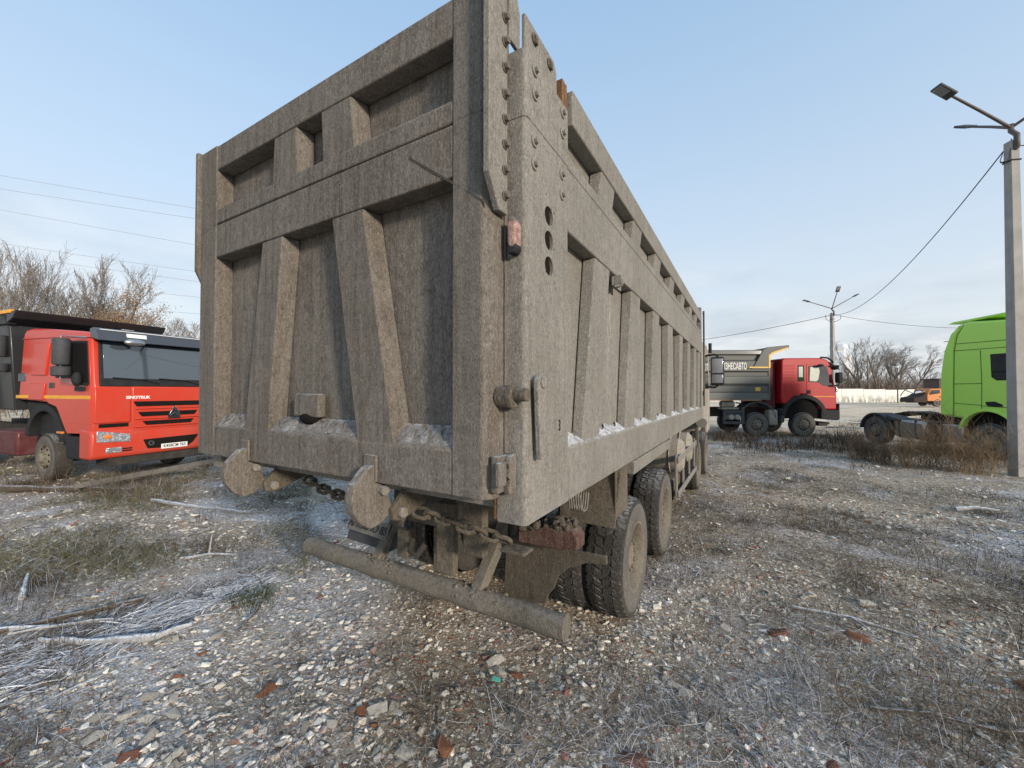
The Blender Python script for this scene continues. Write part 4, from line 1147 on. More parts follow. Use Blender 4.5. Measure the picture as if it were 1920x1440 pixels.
part('front_wall', MB().box(-3.06,-2.98,-0.08,W2+0.08,1.62,3.6), m_bodygrey, tub, 0.01)
part('yellow_trim', MB().prism([(-3.12,2.98),(-3.05,2.98),(-3.04,3.50),(-2.94,3.585),(-2.30,3.82),(-2.28,3.89),(-2.98,3.66),(-3.12,3.54)], 'y', -0.21, -0.195), m_yellow2, tub)
part('yellow_trim', MB().prism([(-4.00,2.985),(-3.13,2.985),(-3.13,3.045),(-3.92,3.045)], 'y', -0.21, -0.145), m_yellow2, tub)
part('orange_stripe', MB().box(-9.4,-3.4,-0.112,-0.098,1.585,1.625), M_plain('faded_orange', (0.34,0.17,0.07), 0.6), tub)
part('warning_label', MB().box(-3.62,-3.40,-0.062,-0.044,2.0,2.16), m_yellow2, tub)
part('warning_label', MB().box(-3.60,-3.42,-0.112,-0.10,2.33,2.44), m_yellow2, tub)
text_mesh('body_lettering', 'БИЗНЕСАВТО', 0.40, m_white, tub, (-4.62,-0.153,3.05), (pi/2,0,0), xs=0.43, bold=0.001, depth=0.004)
part('shaded_cab_rear', MB().box(-2.98,-2.52,0.3,2.2,0.9,3.30), M_paint('deep_red_shaded', (0.09,0.008,0.012), rough=0.7), Bt, 0.03)  # darker copy of the cab red, painting the shade on its rear

# ------------------------------------------------------------------ bright green tractor unit
gx, gy, _ = cam_ground(13.8+1.25, 15.4)
G = thing('semi_tractor', 'bright green tractor unit with bare chassis, half hidden behind brown weeds and the concrete pole', 'truck', (gx, gy, 0), YAW-pi/2)
hw = 1.25
prof = [(2.53,1.21),(2.50,1.5),(2.56,2.6),(2.66,3.25),(2.80,3.75),(3.02,4.02),(3.3,4.10),(4.4,3.98),(4.9,3.70),(5.15,3.3),(5.30,2.3),(5.32,1.0),(4.45,0.95),(4.30,1.18),(4.10,1.36),(3.76,1.44),(3.42,1.36),(3.25,1.20),(3.16,1.16)]
cab = part('cab', MB().prism(prof, 'y', -hw, hw), m_green, G, 0.06)
gl = MB()
def seam(pts):
    gl.tube([(x,-hw-0.001,z) for x,z in pts], 0.009, 5)
seam([(3.20,4.02),(3.02,3.72),(2.93,3.25),(2.90,2.3),(2.88,1.22)])
seam([(2.66,3.25),(2.93,3.25)]); seam([(2.93,3.25),(4.6,3.22)]); seam([(2.95,3.46),(4.6,3.42)])
seam([(3.62,3.2),(3.64,2.2),(3.62,1.42)]); seam([(2.89,2.22),(3.63,2.22)]); seam([(2.88,1.62),(3.63,1.58)]); seam([(3.63,1.56),(5.2,1.50)])
part('panel_seam', gl, M_plain('green_seam_shadow', (0.03,0.08,0.015), 0.7), cab)
part('roof_deflector', MB().prism([(2.70,4.11),(2.86,4.16),(4.3,4.22),(4.3,4.16),(2.95,4.09)], 'y', -hw+0.05, hw-0.05), m_green, cab, 0.015)
part('side_fairing', MB().prism([(2.52,1.25),(2.56,2.6),(2.66,3.25),(2.86,3.78),(3.12,4.0),(2.98,3.7),(2.90,3.2),(2.87,1.25)], 'y', -hw-0.03, -hw+0.02), m_green, cab, 0.012)
part('window_frame', MB().prism([(3.86,3.06),(5.05,3.06),(5.15,2.30),(4.0,2.30),(3.88,2.40)], 'y', -hw-0.012, -hw+0.01), m_black, cab, 0.03)
part('window', MB().prism([(3.90,3.02),(5.0,3.02),(5.1,2.34),(4.02,2.34),(3.92,2.43)], 'y', -hw-0.018, -hw-0.010), m_glass, cab, 0.004)
part('door_handle', MB().prism([(3.72,1.68),(3.95,1.70),(4.12,1.62),(4.15,1.56),(3.85,1.55),(3.75,1.58)], 'y', -hw-0.02, -hw+0.01), m_black, cab, 0.015)
arch(3.76, 0.72, 0.68, 0.76, pi*0.95, 0.05, -hw-0.035, -hw+0.3, m_green, cab)
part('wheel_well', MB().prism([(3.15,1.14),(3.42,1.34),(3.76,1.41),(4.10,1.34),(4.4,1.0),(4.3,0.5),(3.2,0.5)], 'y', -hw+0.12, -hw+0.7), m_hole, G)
part('aerial', MB().tube([(2.62,-0.9,3.62),(2.35,-0.95,3.60)], 0.012, 6), m_black, cab)
arch(0.12, 0.52, 0.60, 0.66, pi*0.98, 0.10, -hw+0.0, -hw+0.62, m_dgrey, G, 'mudguard')
part('mudguard_tail', MB().prism([(0.66,0.95),(1.05,0.92),(1.10,0.98),(0.55,1.12)], 'y', -hw+0.02, -hw+0.62), m_dgrey, G, 0.02)
vwheel(G, 0.12, -hw+0.18); vwheel(G, 0.12, hw-0.18, False); vwheel(G, 3.76, -hw+0.18); vwheel(G, 3.76, hw-0.18, False)
tk = part('fuel_tank', MB().box(0.86,1.98,-hw+0.02,-hw+0.66,0.36,0.98), m_alu, G, 0.09)
for x in (1.05,1.62): part('tank_strap', MB().box(x,x+0.07,-hw+0.005,-hw+0.67,0.345,0.99), m_black, tk, 0.05)
part('step_unit', MB().box(2.02,2.5,-hw+0.03,-hw+0.6,0.35,0.92), m_black, G, 0.04)
part('side_skirt', MB().box(2.52,3.12,-hw+0.0,-hw+0.3,0.40,0.94), m_alu, G, 0.03)
part('chassis', MB().box(-0.9,4.6,-0.50,-0.35,0.62,0.95).box(-0.9,4.6,0.35,0.50,0.62,0.95).box(0.9,2.6,-1.15,0.9,0.93,0.99), m_chassis, G, 0.01)
part('fifth_wheel', MB().prism([(-0.6,0.96),(0.8,1.16),(0.9,1.22),(0.6,1.26),(-0.55,1.02)], 'y', -0.45, 0.45), m_black, G, 0.02)
part('cat_walk', MB().box(1.2,2.5,-0.6,0.6,1.0,1.22), m_hole, G, 0.05)

# ------------------------------------------------------------------ far orange lorry with a burnt-out nose
ox_, oy_, _ = cam_ground((1751-960)/751*52, 52)
O = thing('wrecked_lorry', 'small orange lorry cab with crumpled blackened nose standing far off by the white wall', 'lorry', (ox_, oy_, 0), YAW+pi)
cab = part('cab', MB().prism([(0.0,0.7),(0.0,2.25),(0.3,2.32),(1.5,2.25),(1.75,1.7),(1.9,1.5),(1.9,0.7)], 'y', -1.0, 1.0), m_orange, O, 0.06)
part('window', MB().prism([(0.30,2.16),(1.42,2.12),(1.70,1.50),(0.9,1.62),(0.32,1.72)], 'y', 0.99, 1.02), m_glass, cab)
part('door_handle', MB().box(0.2,0.4,1.0,1.04,1.2,1.3), m_black, cab)
part('nose', MB().prism([(1.9,0.55),(1.9,1.75),(2.6,1.3),(3.5,1.15),(3.6,0.55)], 'y', -0.95, 0.95), M_plain('scorched_steel', (0.035,0.026,0.02), 0.9, bump=0.6), O, 0.08)
part('bent_hoop', MB().tube([(2.0,0.9,1.7),(2.7,0.9,2.15),(3.3,0.9,2.05),(3.6,0.9,1.4),(3.55,0.9,0.8)], 0.05, 6).tube([(2.0,-0.9,1.8),(2.9,-0.9,2.1),(3.5,-0.9,1.4)], 0.05, 6), m_black, O)
part('bonnet_sheet', MB().hexa([(2.1,0.2,2.0),(3.3,0.2,1.75),(3.3,0.9,1.7),(2.1,0.9,1.95),(2.1,0.2,2.03),(3.3,0.2,1.78),(3.3,0.9,1.73),(2.1,0.9,1.98)]), m_white, O)
vwheel(O, 0.6, 0.85, False, z=0.53); vwheel(O, 0.6, -0.85, True, z=0.53)
part('frame', MB().box(-3.5,3.2,-0.5,0.5,0.5,0.75), m_chassis, O)
bx2, by2, _ = cam_ground((1764-960)/751*57, 57)
O2 = thing('lorry_body', 'dark brown box lorry body showing just above the orange cab', 'lorry', (bx2, by2, 0), YAW+pi)
part('box_body', MB().box(-3.6,1.4,-1.1,1.1,1.2,3.65), M_plain('brown_box_paint', (0.07,0.05,0.042), 0.7), O2, 0.05)
part('roof_edge', MB().box(-3.7,1.55,-1.2,1.2,3.62,3.74), m_dgrey, O2, 0.02)
part('frame', MB().box(-3.4,1.2,-0.5,0.5,0.6,1.2), m_chassis, O2)
vwheel(O2, 0.4, 0.95, False); vwheel(O2, -2.4, 0.95, False); vwheel(O2, 0.4, -0.95); vwheel(O2, -2.4, -0.95)
# ------------------------------------------------------------------ lamp poles
def lamp_pole(name, label, r, d, h, w0, w1, arms, rot, led=True):
    x, y, _ = cam_ground(r, d)
    P = thing(name, label, 'lamp post', (x, y, 0), rot, 'concrete lamp posts with three lamp arms')
    a, b = w0/2, w1/2
    m = MB().hexa([(-a,-a,-0.3),(a,-a,-0.3),(a,a,-0.3),(-a,a,-0.3),(-b,-b,h),(b,-b,h),(b,b,h),(-b,b,h)])
    po = part('pole', m, m_concrete, P, 0.012)
    part('clamp_band', MB().box(-b-0.02,b+0.02,-b-0.02,b+0.02,h-0.50,h-0.47).box(-b-0.14,-b,-0.02,0.02,h-0.50,h-0.475), m_black, P, 0.003)
    part('pole_head', MB().tube([(0,0,h-0.25),(0,-b-0.035,h-0.2),(0,-b-0.035,h+0.1),(0,0,h+0.26),(0,0,h+0.42)], 0.055, 10), m_steelpipe, P, smooth=60)
    part('hook_pin', MB().tube([(b*0.6,b*0.6,h),(b*0.6,b*0.6,h+0.1)], 0.012, 6), m_black, P)
    for v in arms:
        v = Matrix.Rotation(-rot, 3, 'Z') @ Vector(v)
        e = Vector((0,0,h+0.34)) + v
        s = Vector((0,0,h+0.34))
        ar_ = part('lamp_arm', MB().tube([s, s.lerp(e,0.5)+Vector((0,0,0.01)), e], [0.036,0.032,0.028], 8), m_steelpipe, P, smooth=60)
        dd = v.normalized(); sd = dd.cross(Vector((0,0,1))).normalized(); up = sd.cross(dd)
        q = MB(); L, Wd, H = 0.44, 0.13, 0.028
        P8 = []
        for hh in (-H, H):
            for (l, ww) in ((-0.02,-Wd),(L,-Wd),(L,Wd),(-0.02,Wd)):
                P8.append(e + dd*l + sd*ww + up*hh)
        q.hexa(P8)
        hd = part('lamp_head', q, m_dgrey, ar_, 0.012)
        P8 = []
        for hh in (-H-0.006, -H+0.004):
            for (l, ww) in ((0.14,-Wd*0.8),(L-0.03,-Wd*0.8),(L-0.03,Wd*0.8),(0.14,Wd*0.8)):
                P8.append(e + dd*l + sd*ww + up*hh)
        part('lamp_lens', MB().hexa(P8), m_alu, ar_, 0.004)
    return P
def camvec(r, d, z):
    x, y, _ = cam_ground(r, d); return (x, y, z)
armset = [camvec(-1.36,0.05,0.82), camvec(0.27,1.07,0.74), camvec(0.78,-1.12,0.74)]
pole_near = lamp_pole('lamp_post', 'square concrete lamp post with lamp arms standing at the right edge beside the green truck', 12.06, 9.57, 8.02, 0.245, 0.178, armset, RAD(22))
arm_far = [camvec(-1.75,0.05,0.55), camvec(2.05,0.4,1.05), camvec(-0.3,-0.9,1.1)]
pole_far = lamp_pole('lamp_post', 'distant thin concrete lamp post rising behind the deep red dump truck', 24.85, 31.0, 8.05, 0.30, 0.2, arm_far, YAW+RAD(20))

def wire(name, label, a, b, sag, rad, mat=m_wire, n=26, group=None):
    a, b = Vector(a), Vector(b)
    mid = a.lerp(b, 0.5)
    pts = []
    for i in range(n+1):
        t = i/n
        p = a.lerp(b, t); p.z -= sag*4*t*(1-t); pts.append(p - mid)
    o = MB().tube(pts, rad, 5).build(name, mat, smooth=80)
    o.location = mid
    return tag(o, label, 'cable', group)
def camp(r, d, z): return Vector(cam_ground(r, d)) + Vector((0,0,z))
pn = camp(12.02-0.16, 9.57, 7.78); pf = camp(24.85, 31.0-0.1, 7.9)
wire('power_cable', 'sagging cable slung from the near lamp post to the far lamp post', pn, pf, 1.05, 0.014, n=40)
wire('power_cable', 'cable running from the far lamp post down to the left behind the muddy tipper', pf, camp(14.0, 46, 7.0), 0.35, 0.020)
wire('power_cable', 'cable running from the far lamp post to the right behind the green cab roof', pf, camp(41.0, 36.5, 7.75), 0.22, 0.016)
wire('power_cable', 'short cable leaving the near lamp post head towards the right edge', camp(12.1,9.57,7.92), camp(16.5,8.6,7.9), 0.1, 0.012)
lp_ = MB(); lp_.tube([pn, pn+Vector((-0.05,0.02,-0.22)), pn+Vector((0.02,0.0,-0.30)), pn+Vector((0.10,0.0,-0.16)), pn+Vector((0.12,0,0.05))], 0.010, 5)
bpy.context.view_layer.update()
_inv = pole_near.matrix_world.inverted()
lp_.v = [tuple(_inv @ Vector(p)) for p in lp_.v]
lp_.build('cable_loop', m_wire, pole_near)
_inv = pole_far.matrix_world.inverted()
lp_ = MB(); lp_.tube([pf+Vector((-0.50,-0.29,0.0)), pf+Vector((-0.48,-0.28,-0.35)), pf+Vector((-0.2,-0.1,-0.52)), pf+Vector((0.2,0.12,-0.52)), pf+Vector((0.5,0.30,-0.32)), pf+Vector((0.52,0.31,-0.02))], 0.018, 5)
lp_.v = [tuple(_inv @ Vector(p)) for p in lp_.v]
lp_.build('cable_loop', m_wire, pole_far)

# overhead lines far off on the left: (pixel-free) straight spans high over the trees
spans = [((-92, 62, 38.5), (-42, 62, 30.0)), ((-92, 62, 36.2), (-42, 62, 28.5)), ((-92, 70, 35.0), (-42, 70, 26.0)),
         ((-92, 70, 29.0), (-42, 70, 21.8)), ((-92, 76, 28.0), (-42, 76, 21.2)), ((-92, 76, 24.0), (-42, 76, 18.8)), ((-92, 80, 20.8), (-42, 80, 16.4)), ((-92, 80, 18.2), (-42, 80, 14.4))]
names = ['topmost', 'second highest', 'third highest', 'fourth highest', 'fourth lowest', 'third lowest', 'second lowest', 'lowest']
for (a, b), nm in zip(spans, names):
    a, b = Vector(a), Vector(b); a, b = a+(a-b)*1.2, b+(b-a)*1.1
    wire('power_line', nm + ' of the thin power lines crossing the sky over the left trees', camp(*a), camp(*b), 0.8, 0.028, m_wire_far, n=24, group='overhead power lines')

# ------------------------------------------------------------------ long white wall and far things
x0, y0, _ = cam_ground(8.0, 73.0)
WL = thing('boundary_wall', 'long low white concrete wall across the far side of the yard', 'wall', (x0, y0, 0), YAW)
m_wall = NT('white_wall')
def _wall(n):
    v = n.coord()
    s = n.noise(n.coord((1.2,1,0.35)), 1.6, 6, 0.7, 0.4)
    sepz = n.n('ShaderNodeSeparateXYZ'); n.l(v, sepz.inputs[0])
    low = n.n('ShaderNodeMapRange'); low.inputs['From Min'].default_value = 1.5; low.inputs['From Max'].default_value = 0.2
    n.l(sepz.outputs[2], low.inputs['Value'])
    f = n.math('MULTIPLY', n.ramp(s, [(0.40,0.0),(0.56,1.0)]), n.math('ADD', low.outputs[0], 0.12), True)
    return n.set(n.mix(f, (0.74,0.73,0.68), (0.26,0.26,0.23)), 0.85)
m_wall = _wall(m_wall)
for i in range(-10, 18):
    h = 2.42+random.uniform(-0.06,0.06) - (0.15 if i > 13 else 0)
    part('wall_panel', MB().box(i*4.0+0.02, i*4.0+3.98, -0.09, 0.09, -0.1, h), m_wall, WL, 0.02)
part('snow_bank', MB().box(-1, 34, -0.9, -0.3, -0.1, 0.9), M_plain('snowy_bank', (0.50,0.51,0.53), 0.9, var=0.3, scale=2, bump=0.6), WL, 0.2)

# small far lamp post
x0, y0, _ = cam_ground((1683-960)/751*66, 66)
S = thing('yard_lamp', 'tiny dark lamp post standing in front of the bare trees near the orange lorry', 'lamp post', (x0, y0, 0), YAW)
part('pole', MB().tube([(0,0,0),(0,0,5.8)], [0.09,0.06], 8), m_bark, S)
part('lamp_head', MB().ball((0,0,5.95), (0.2,0.2,0.16), 10, 6), m_white, S)

# steam plume far behind the trees, lit white by the low sun
x0, y0, _ = cam_ground((1604-960)/751*330, 330)
PL = MB()
r_ = random.Random(5)
for i in range(34):
    t = i/33.0
    PL.ball((-5+ -9*t+r_.uniform(-3,3), r_.uniform(-4,4), 4+24*t+r_.uniform(-2,2)), tuple(r_.uniform(3.5,6.5)*(1.15-0.55*t) for _ in range(3)), 14, 9)
plume = PL.build('steam_plume', None, smooth=80)
rm = plume.modifiers.new('merge', 'REMESH'); rm.mode = 'VOXEL'; rm.voxel_size = 1.0; rm.use_smooth_shade = True
pm = bpy.data.materials.new('steam'); pm.use_nodes = True
pt = pm.node_tree; pt.nodes.clear()
po_ = pt.nodes.new('ShaderNodeOutputMaterial'); pd = pt.nodes.new('ShaderNodeBsdfDiffuse'); ptr = pt.nodes.new('ShaderNodeBsdfTransparent')
ptl = pt.nodes.new('ShaderNodeBsdfTranslucent'); pa = pt.nodes.new('ShaderNodeMixShader'); pm2 = pt.nodes.new('ShaderNodeMixShader')
pd.inputs[0].default_value = (0.92,0.92,0.92,1); ptl.inputs[0].default_value = (0.92,0.92,0.92,1)
lw = pt.nodes.new('ShaderNodeLayerWeight'); lw.inputs[0].default_value = 0.16
pt.links.new(pd.outputs[0], pa.inputs[1]); pt.links.new(ptl.outputs[0], pa.inputs[2]); pa.inputs[0].default_value = 0.35
pt.links.new(lw.outputs['Facing'], pm2.inputs[0]); pt.links.new(pa.outputs[0], pm2.inputs[1]); pt.links.new(ptr.outputs[0], pm2.inputs[2])
pt.links.new(pm2.outputs[0], po_.inputs[0])
plume.data.materials.append(pm)
plume.location = (x0, y0, 10.5); plume.rotation_euler = (0,0,YAW)
tag(plume, 'white steam plume rising behind the bare trees', 'steam', kind='stuff')

# ------------------------------------------------------------------ bare trees
def tree_segs(h, r, seed, wind=(0,0), spread=0.75, levels=5, fork=3, upward=0.35, first=0.25, multi=1, gn=4):
    R_ = random.Random(seed); segs = []
    W = Vector((wind[0], wind[1], 0))
    def grow(p, d, L, rad, lev):
        n = 5 if lev <= 1 else 3
        pts = [p]
        q = p.copy(); dd = d.copy()
        for i in range(n):
            dd = (dd + Vector((R_.gauss(0,0.10+0.03*lev), R_.gauss(0,0.10+0.03*lev), R_.gauss(0,0.06)+upward*0.10)) + W*0.10*(lev+0.3)).normalized()
            q = q + dd*(L/n); pts.append(q.copy())
        r1 = rad*(0.55 if lev < levels else 0.35)
        segs.append((pts, rad, r1, lev))
        if lev >= levels: return
        nb = fork + (2 if lev == 0 else (1 if R_.random() < 0.5 else 0))
        for k in range(nb):
            t = first + (1-first)*(k+R_.random()*0.8)/nb if lev == 0 else 0.3+0.7*(k+R_.random())/nb
            t = min(t, 0.98)
            i = int(t*n); f = t*n-i
            b = pts[i].lerp(pts[min(i+1,n)], f)
            dirp = (pts[min(i+1,n)]-pts[i]).normalized()
            ax = dirp.cross(Vector((R_.gauss(0,1), R_.gauss(0,1), R_.gauss(0,1)))).normalized()
            nd = (Matrix.Rotation(spread*R_.uniform(0.55,1.15), 3, ax) @ dirp)
            nd.z += upward*0.55; nd.normalize()
            lr = (1-0.55*t) if lev == 0 else 1.0
            grow(b, nd, L*R_.uniform(0.5,0.72)*lr if lev else L*R_.uniform(0.42,0.62)*lr, max(rad*(1-0.6*t)*0.55, 0.008), lev+1)
    for m in range(multi):
        a = R_.uniform(0, 6.28); s = 0.0 if multi == 1 else 0.35
        grow(Vector((0.3*s*cos(a),0.3*s*sin(a),-0.2)), Vector((s*cos(a),s*sin(a),1)).normalized(), h*R_.uniform(0.62,0.72), r, 0)
    return segs
def tree(name, label, loc, h, r, seed, mat, group=None, leaves=None, minr=0.0, **k):
    t = thing(name, label, 'tree', loc, 0, group)
    segs = tree_segs(h, r, seed, **k)
    tr, cr = MB(), MB()
    ends = []
    for pts, a, b, lev in segs:
        n = len(pts)
        rad = [max(minr, a+(b-a)*i/(n-1)) for i in range(n)]
        if lev == 0: tr.tube(pts, rad, 7, False)
        else: cr.tube(pts, rad, 4 if lev < 2 else 3, False)
        if lev >= 2: ends += pts[1:]
    tr.build('trunk', mat, t, fix=False, smooth=60)
    cr.build('crown', mat, t, fix=False)
    if leaves:
        R_ = random.Random(seed+99)
        vs, cs = [], []
        for i in range(leaves):
            p = R_.choice(ends) + Vector((R_.gauss(0,0.3), R_.gauss(0,0.3), R_.gauss(0,0.3)))
            s = R_.uniform(0.035, 0.065)
            u = Vector((R_.gauss(0,1),R_.gauss(0,1),R_.gauss(0,1))).normalized()*s; w = u.orthogonal().normalized()*s*0.7
            vs += [p-u, p+w, p+u, p-w]
            c = R_.choice(((0.34,0.21,0.10),(0.28,0.18,0.10),(0.40,0.27,0.15),(0.24,0.16,0.09)))
            cs += [c]*4
        F = np.arange(leaves*4).reshape(-1,4)
        raw_mesh('leaves', np.array([tuple(v) for v in vs]), F, 4, m_twig, t, np.array(cs))['kind'] = 'stuff'
    return t
G1 = 'bare trees behind the left truck'
# (lateral, depth, height, radius, seed, label, leaves)
for r, d, h, rad, seed, lab, lv_ in (
    (-35.6, 26.0, 12.0, 0.085, 21, 'bare grey poplar cut by the left edge of the view', 0),
    (-34.2, 26.5, 12.2, 0.09, 22, 'slender bare poplar second from the left edge', 0),
    (-32.6, 25.5, 12.3, 0.09, 23, 'bare poplar behind the left end of the dump body rail', 0),
    (-31.4, 26.5, 12.8, 0.095, 24, 'tallest bare poplar standing behind the left truck body', 0),
    (-29.6, 25.5, 12.8, 0.09, 29, 'bare poplar above the rear corner of the orange red cab', 0),
    (-28.6, 26.5, 12.4, 0.085, 30, 'straight bare poplar above the orange red cab', 0),
    (-27.4, 27.0, 12.0, 0.085, 25, 'bare spreading poplar rightmost of the tall group above the cab roof', 0),
    (-33.4, 25.0, 11.6, 0.085, 31, 'thin bare poplar just behind the dump body corner', 0),
    (-30.5, 25.0, 11.8, 0.085, 32, 'thin bare poplar between the mirror and the cab roof', 0),
    (-28.0, 24.5, 10.4, 0.08, 33, 'lower bare poplar close behind the cab roof hump', 0),
    (-29.0, 29.0, 9.6, 0.08, 34, 'low tree with pale yellowish leaves left of the sun visor', 3000),
    (-30.6, 31.0, 9.6, 0.08, 26, 'shorter tree still holding rusty orange leaves behind the cab', 2600),
    (-26.8, 27.5, 9.4, 0.075, 27, 'leafy tan birch with rusty leaves just right of the tall bare poplars', 4200),
    (-34.0, 29.5, 7.6, 0.08, 28, 'low tree with thin rusty leaves behind the dump body', 2200)):
    x, y, _ = cam_ground(r, d)
    tree('poplar_tree' if not lv_ else 'birch_tree', lab, (x,y,0), h, rad, seed, m_bark_far, G1, lv_, 0.0075, levels=4, fork=4, spread=0.42, upward=0.50, first=0.20)
for i, (r, d, h) in enumerate(((-55.0,58,14.2),(-52.6,58,13.4),(-50.3,57,14.0),(-48.0,58,13.0),(-45.8,58,13.2))):
    x, y, _ = cam_ground(r, d)
    tree('birch_tree', ['hazy small tree farthest left', 'hazy small tree second from the left', 'hazy small tree in the middle', 'hazy small tree right of the middle', 'hazy small tree hidden most by the cab'][i] + ' of the low distant row beside the tailgate', (x,y,0), h, 0.10, 40+i, m_bark_far, 'low distant trees beside the tailgate', 300, 0.014, levels=4, fork=4, spread=0.45, upward=0.6)
G2 = 'wind bent bare trees behind the white wall'
for i, (px, d, h, rad, wx, multi, lab) in enumerate((
    (1600, 84, 10.5, 0.20, -0.5, 2, 'bare tree leaning left beside the steam plume'),
    (1624, 80, 13.5, 0.22, 0.15, 3, 'big forked bare tree behind the middle of the white wall'),
    (1648, 82, 14.5, 0.22, 0.35, 3, 'tallest windswept bare tree behind the white wall'),
    (1680, 84, 13.5, 0.22, 0.5, 3, 'windswept bare tree behind the tiny lamp post'),
    (1706, 80, 13.0, 0.20, 0.7, 2, 'bare tree bending right above the burnt lorry'),
    (1740, 86, 10.0, 0.18, 0.6, 2, 'small bare tree next to the green cab'))):
    x, y, _ = cam_ground((px-960)/751*d, d)
    wv = Vector(camvec(wx, 0, 0))
    tree('bare_tree', lab, (x,y,0), h, rad, 60+i, m_bark_far, G2, 0, 0.017, levels=4, fork=3, spread=0.60, upward=0.36, first=0.25, wind=(wv.x,wv.y), multi=multi)
# thicket: uncountable brush along the far edge
def thicket(name, label, r0, r1, d0, d1, n, h0, h1, rad, seed, col):
    R_ = np.random.default_rng(seed)
    vs, fs, cs = [], [], []
    r = R_.uniform(r0, r1, n); d = R_.uniform(d0, d1, n)
    hh = R_.uniform(h0, h1, n)*(0.6+0.8*fbm(r*0.12, d*0.1, 3))
    k = 0
    for i in range(n):
        x, y, _ = cam_ground(r[i], d[i])
        for s in range(5):
            p = np.array([x+R_.normal(0,0.5), y+R_.normal(0,0.5), 0])
            L = hh[i]*R_.uniform(0.5,1.0); dx, dy = R_.normal(0,0.22,2)
            q = p+np.array([dx*L*0.4, dy*L*0.4, L*0.55]); e = p+np.array([dx*L+R_.normal(0,0.2), dy*L, L])
            w = rad*R_.uniform(0.6,1.3)
            for a, b, wa, wb in ((p,q,w,w*0.7),(q,e,w*0.7,w*0.25)):
                side = np.array([cos(YAW), sin(YAW), 0])*1.0
                vs += [a-side*wa, a+side*wa, b+side*wb, b-side*wb]
                fs.append((k,k+1,k+2,k+3)); k += 4
                c = np.array(col)*R_.uniform(0.6,1.4); cs += [c]*4
    o = raw_mesh(name, np.array(vs), np.array(fs), 4, m_twig, None, np.array(cs))
    return tag(o, label, 'thicket', kind='stuff')
thicket('far_thicket', 'brown brush growing thick behind the white wall', -34, 108, 78, 96, 3200, 3.5, 6.5, 0.045, 5, (0.14,0.112,0.09))
thicket('left_thicket', 'brown brush at the foot of the left trees', -75, -20, 30, 60, 900, 1.5, 4.0, 0.03, 6, (0.15,0.115,0.085))
# ------------------------------------------------------------------ rubble: stones, brick bits, litter of dead plants
def base_stones(nv, sub):
    out = []
    for i in range(nv):
        bm = bmesh.new(); bmesh.ops.create_icosphere(bm, subdivisions=sub, radius=1.0)
        for v in bm.verts:
            v.co *= random.uniform(0.72, 1.18)
            v.co.z *= 0.8
        # shear off a few sides so that the pieces look broken
        for k in range(4):
            n = Vector((random.gauss(0,1), random.gauss(0,1), random.gauss(0,1))).normalized(); dlim = random.uniform(0.45, 0.75)
            for v in bm.verts:
                t = v.co.dot(n)
                if t > dlim: v.co -= n*(t-dlim)
        bm.verts.ensure_lookup_table()
        V = np.array([v.co[:] for v in bm.verts]); F = np.array([[l.index for l in f.verts] for f in bm.faces])
        out.append((V, F)); bm.free()
    return out
def shards(nv, npts):
    """broken pieces: convex hulls of a few random points, so every face is flat and every edge sharp"""
    out = []
    for i in range(nv):
        bm = bmesh.new()
        for k in range(npts):
            v = Vector((random.uniform(-1,1), random.uniform(-0.8,0.8), random.uniform(-0.8,0.8)))
            if k < 4: v = Vector(((-1,1)[k%2]*random.uniform(0.6,1), (-1,1)[k//2]*random.uniform(0.4,0.9), random.uniform(-0.5,0.7)))
            bm.verts.new(v)
        bmesh.ops.convex_hull(bm, input=bm.verts)
        for v in [v for v in bm.verts if not v.link_faces]: bm.verts.remove(v)
        bmesh.ops.triangulate(bm, faces=bm.faces)
        bmesh.ops.recalc_face_normals(bm, faces=bm.faces)
        bm.verts.ensure_lookup_table(); bm.verts.index_update()
        out.append((np.array([v.co[:] for v in bm.verts]), np.array([[v.index for v in f.verts] for f in bm.faces]))); bm.free()
    return out
small = shards(16, 11)
PAL = np.array([(0.72,0.66,0.55),(0.82,0.78,0.70),(0.62,0.57,0.47),(0.48,0.43,0.345),(0.38,0.34,0.275),(0.68,0.61,0.49),(0.27,0.24,0.20),(0.78,0.73,0.63)])
RED = np.array([(0.30,0.145,0.095),(0.25,0.115,0.085),(0.35,0.185,0.12),(0.22,0.125,0.10)])
def wedge(n, d0, d1, p=1.0):
    """random yard positions inside the view, thinning with distance"""
    u = rng.random(n)
    d = d0*(d1/d0)**(u**p)
    r = rng.uniform(-1.42, 1.42, n)*(d+0.25)
    return r*cos(YAW)-d*sin(YAW), r*sin(YAW)+d*cos(YAW), d
def mask_veg(x, y): return 0.55*fbm(x*0.55+2, y*0.55+5, 4)+0.45*fbm(x*1.9+22, y*1.9+15, 3)
def mask_frost(x, y): return fbm(x*0.42+61, y*0.42+13, 4)
def mask_red(x, y): return fbm(x*0.8+91, y*0.8+33, 3)
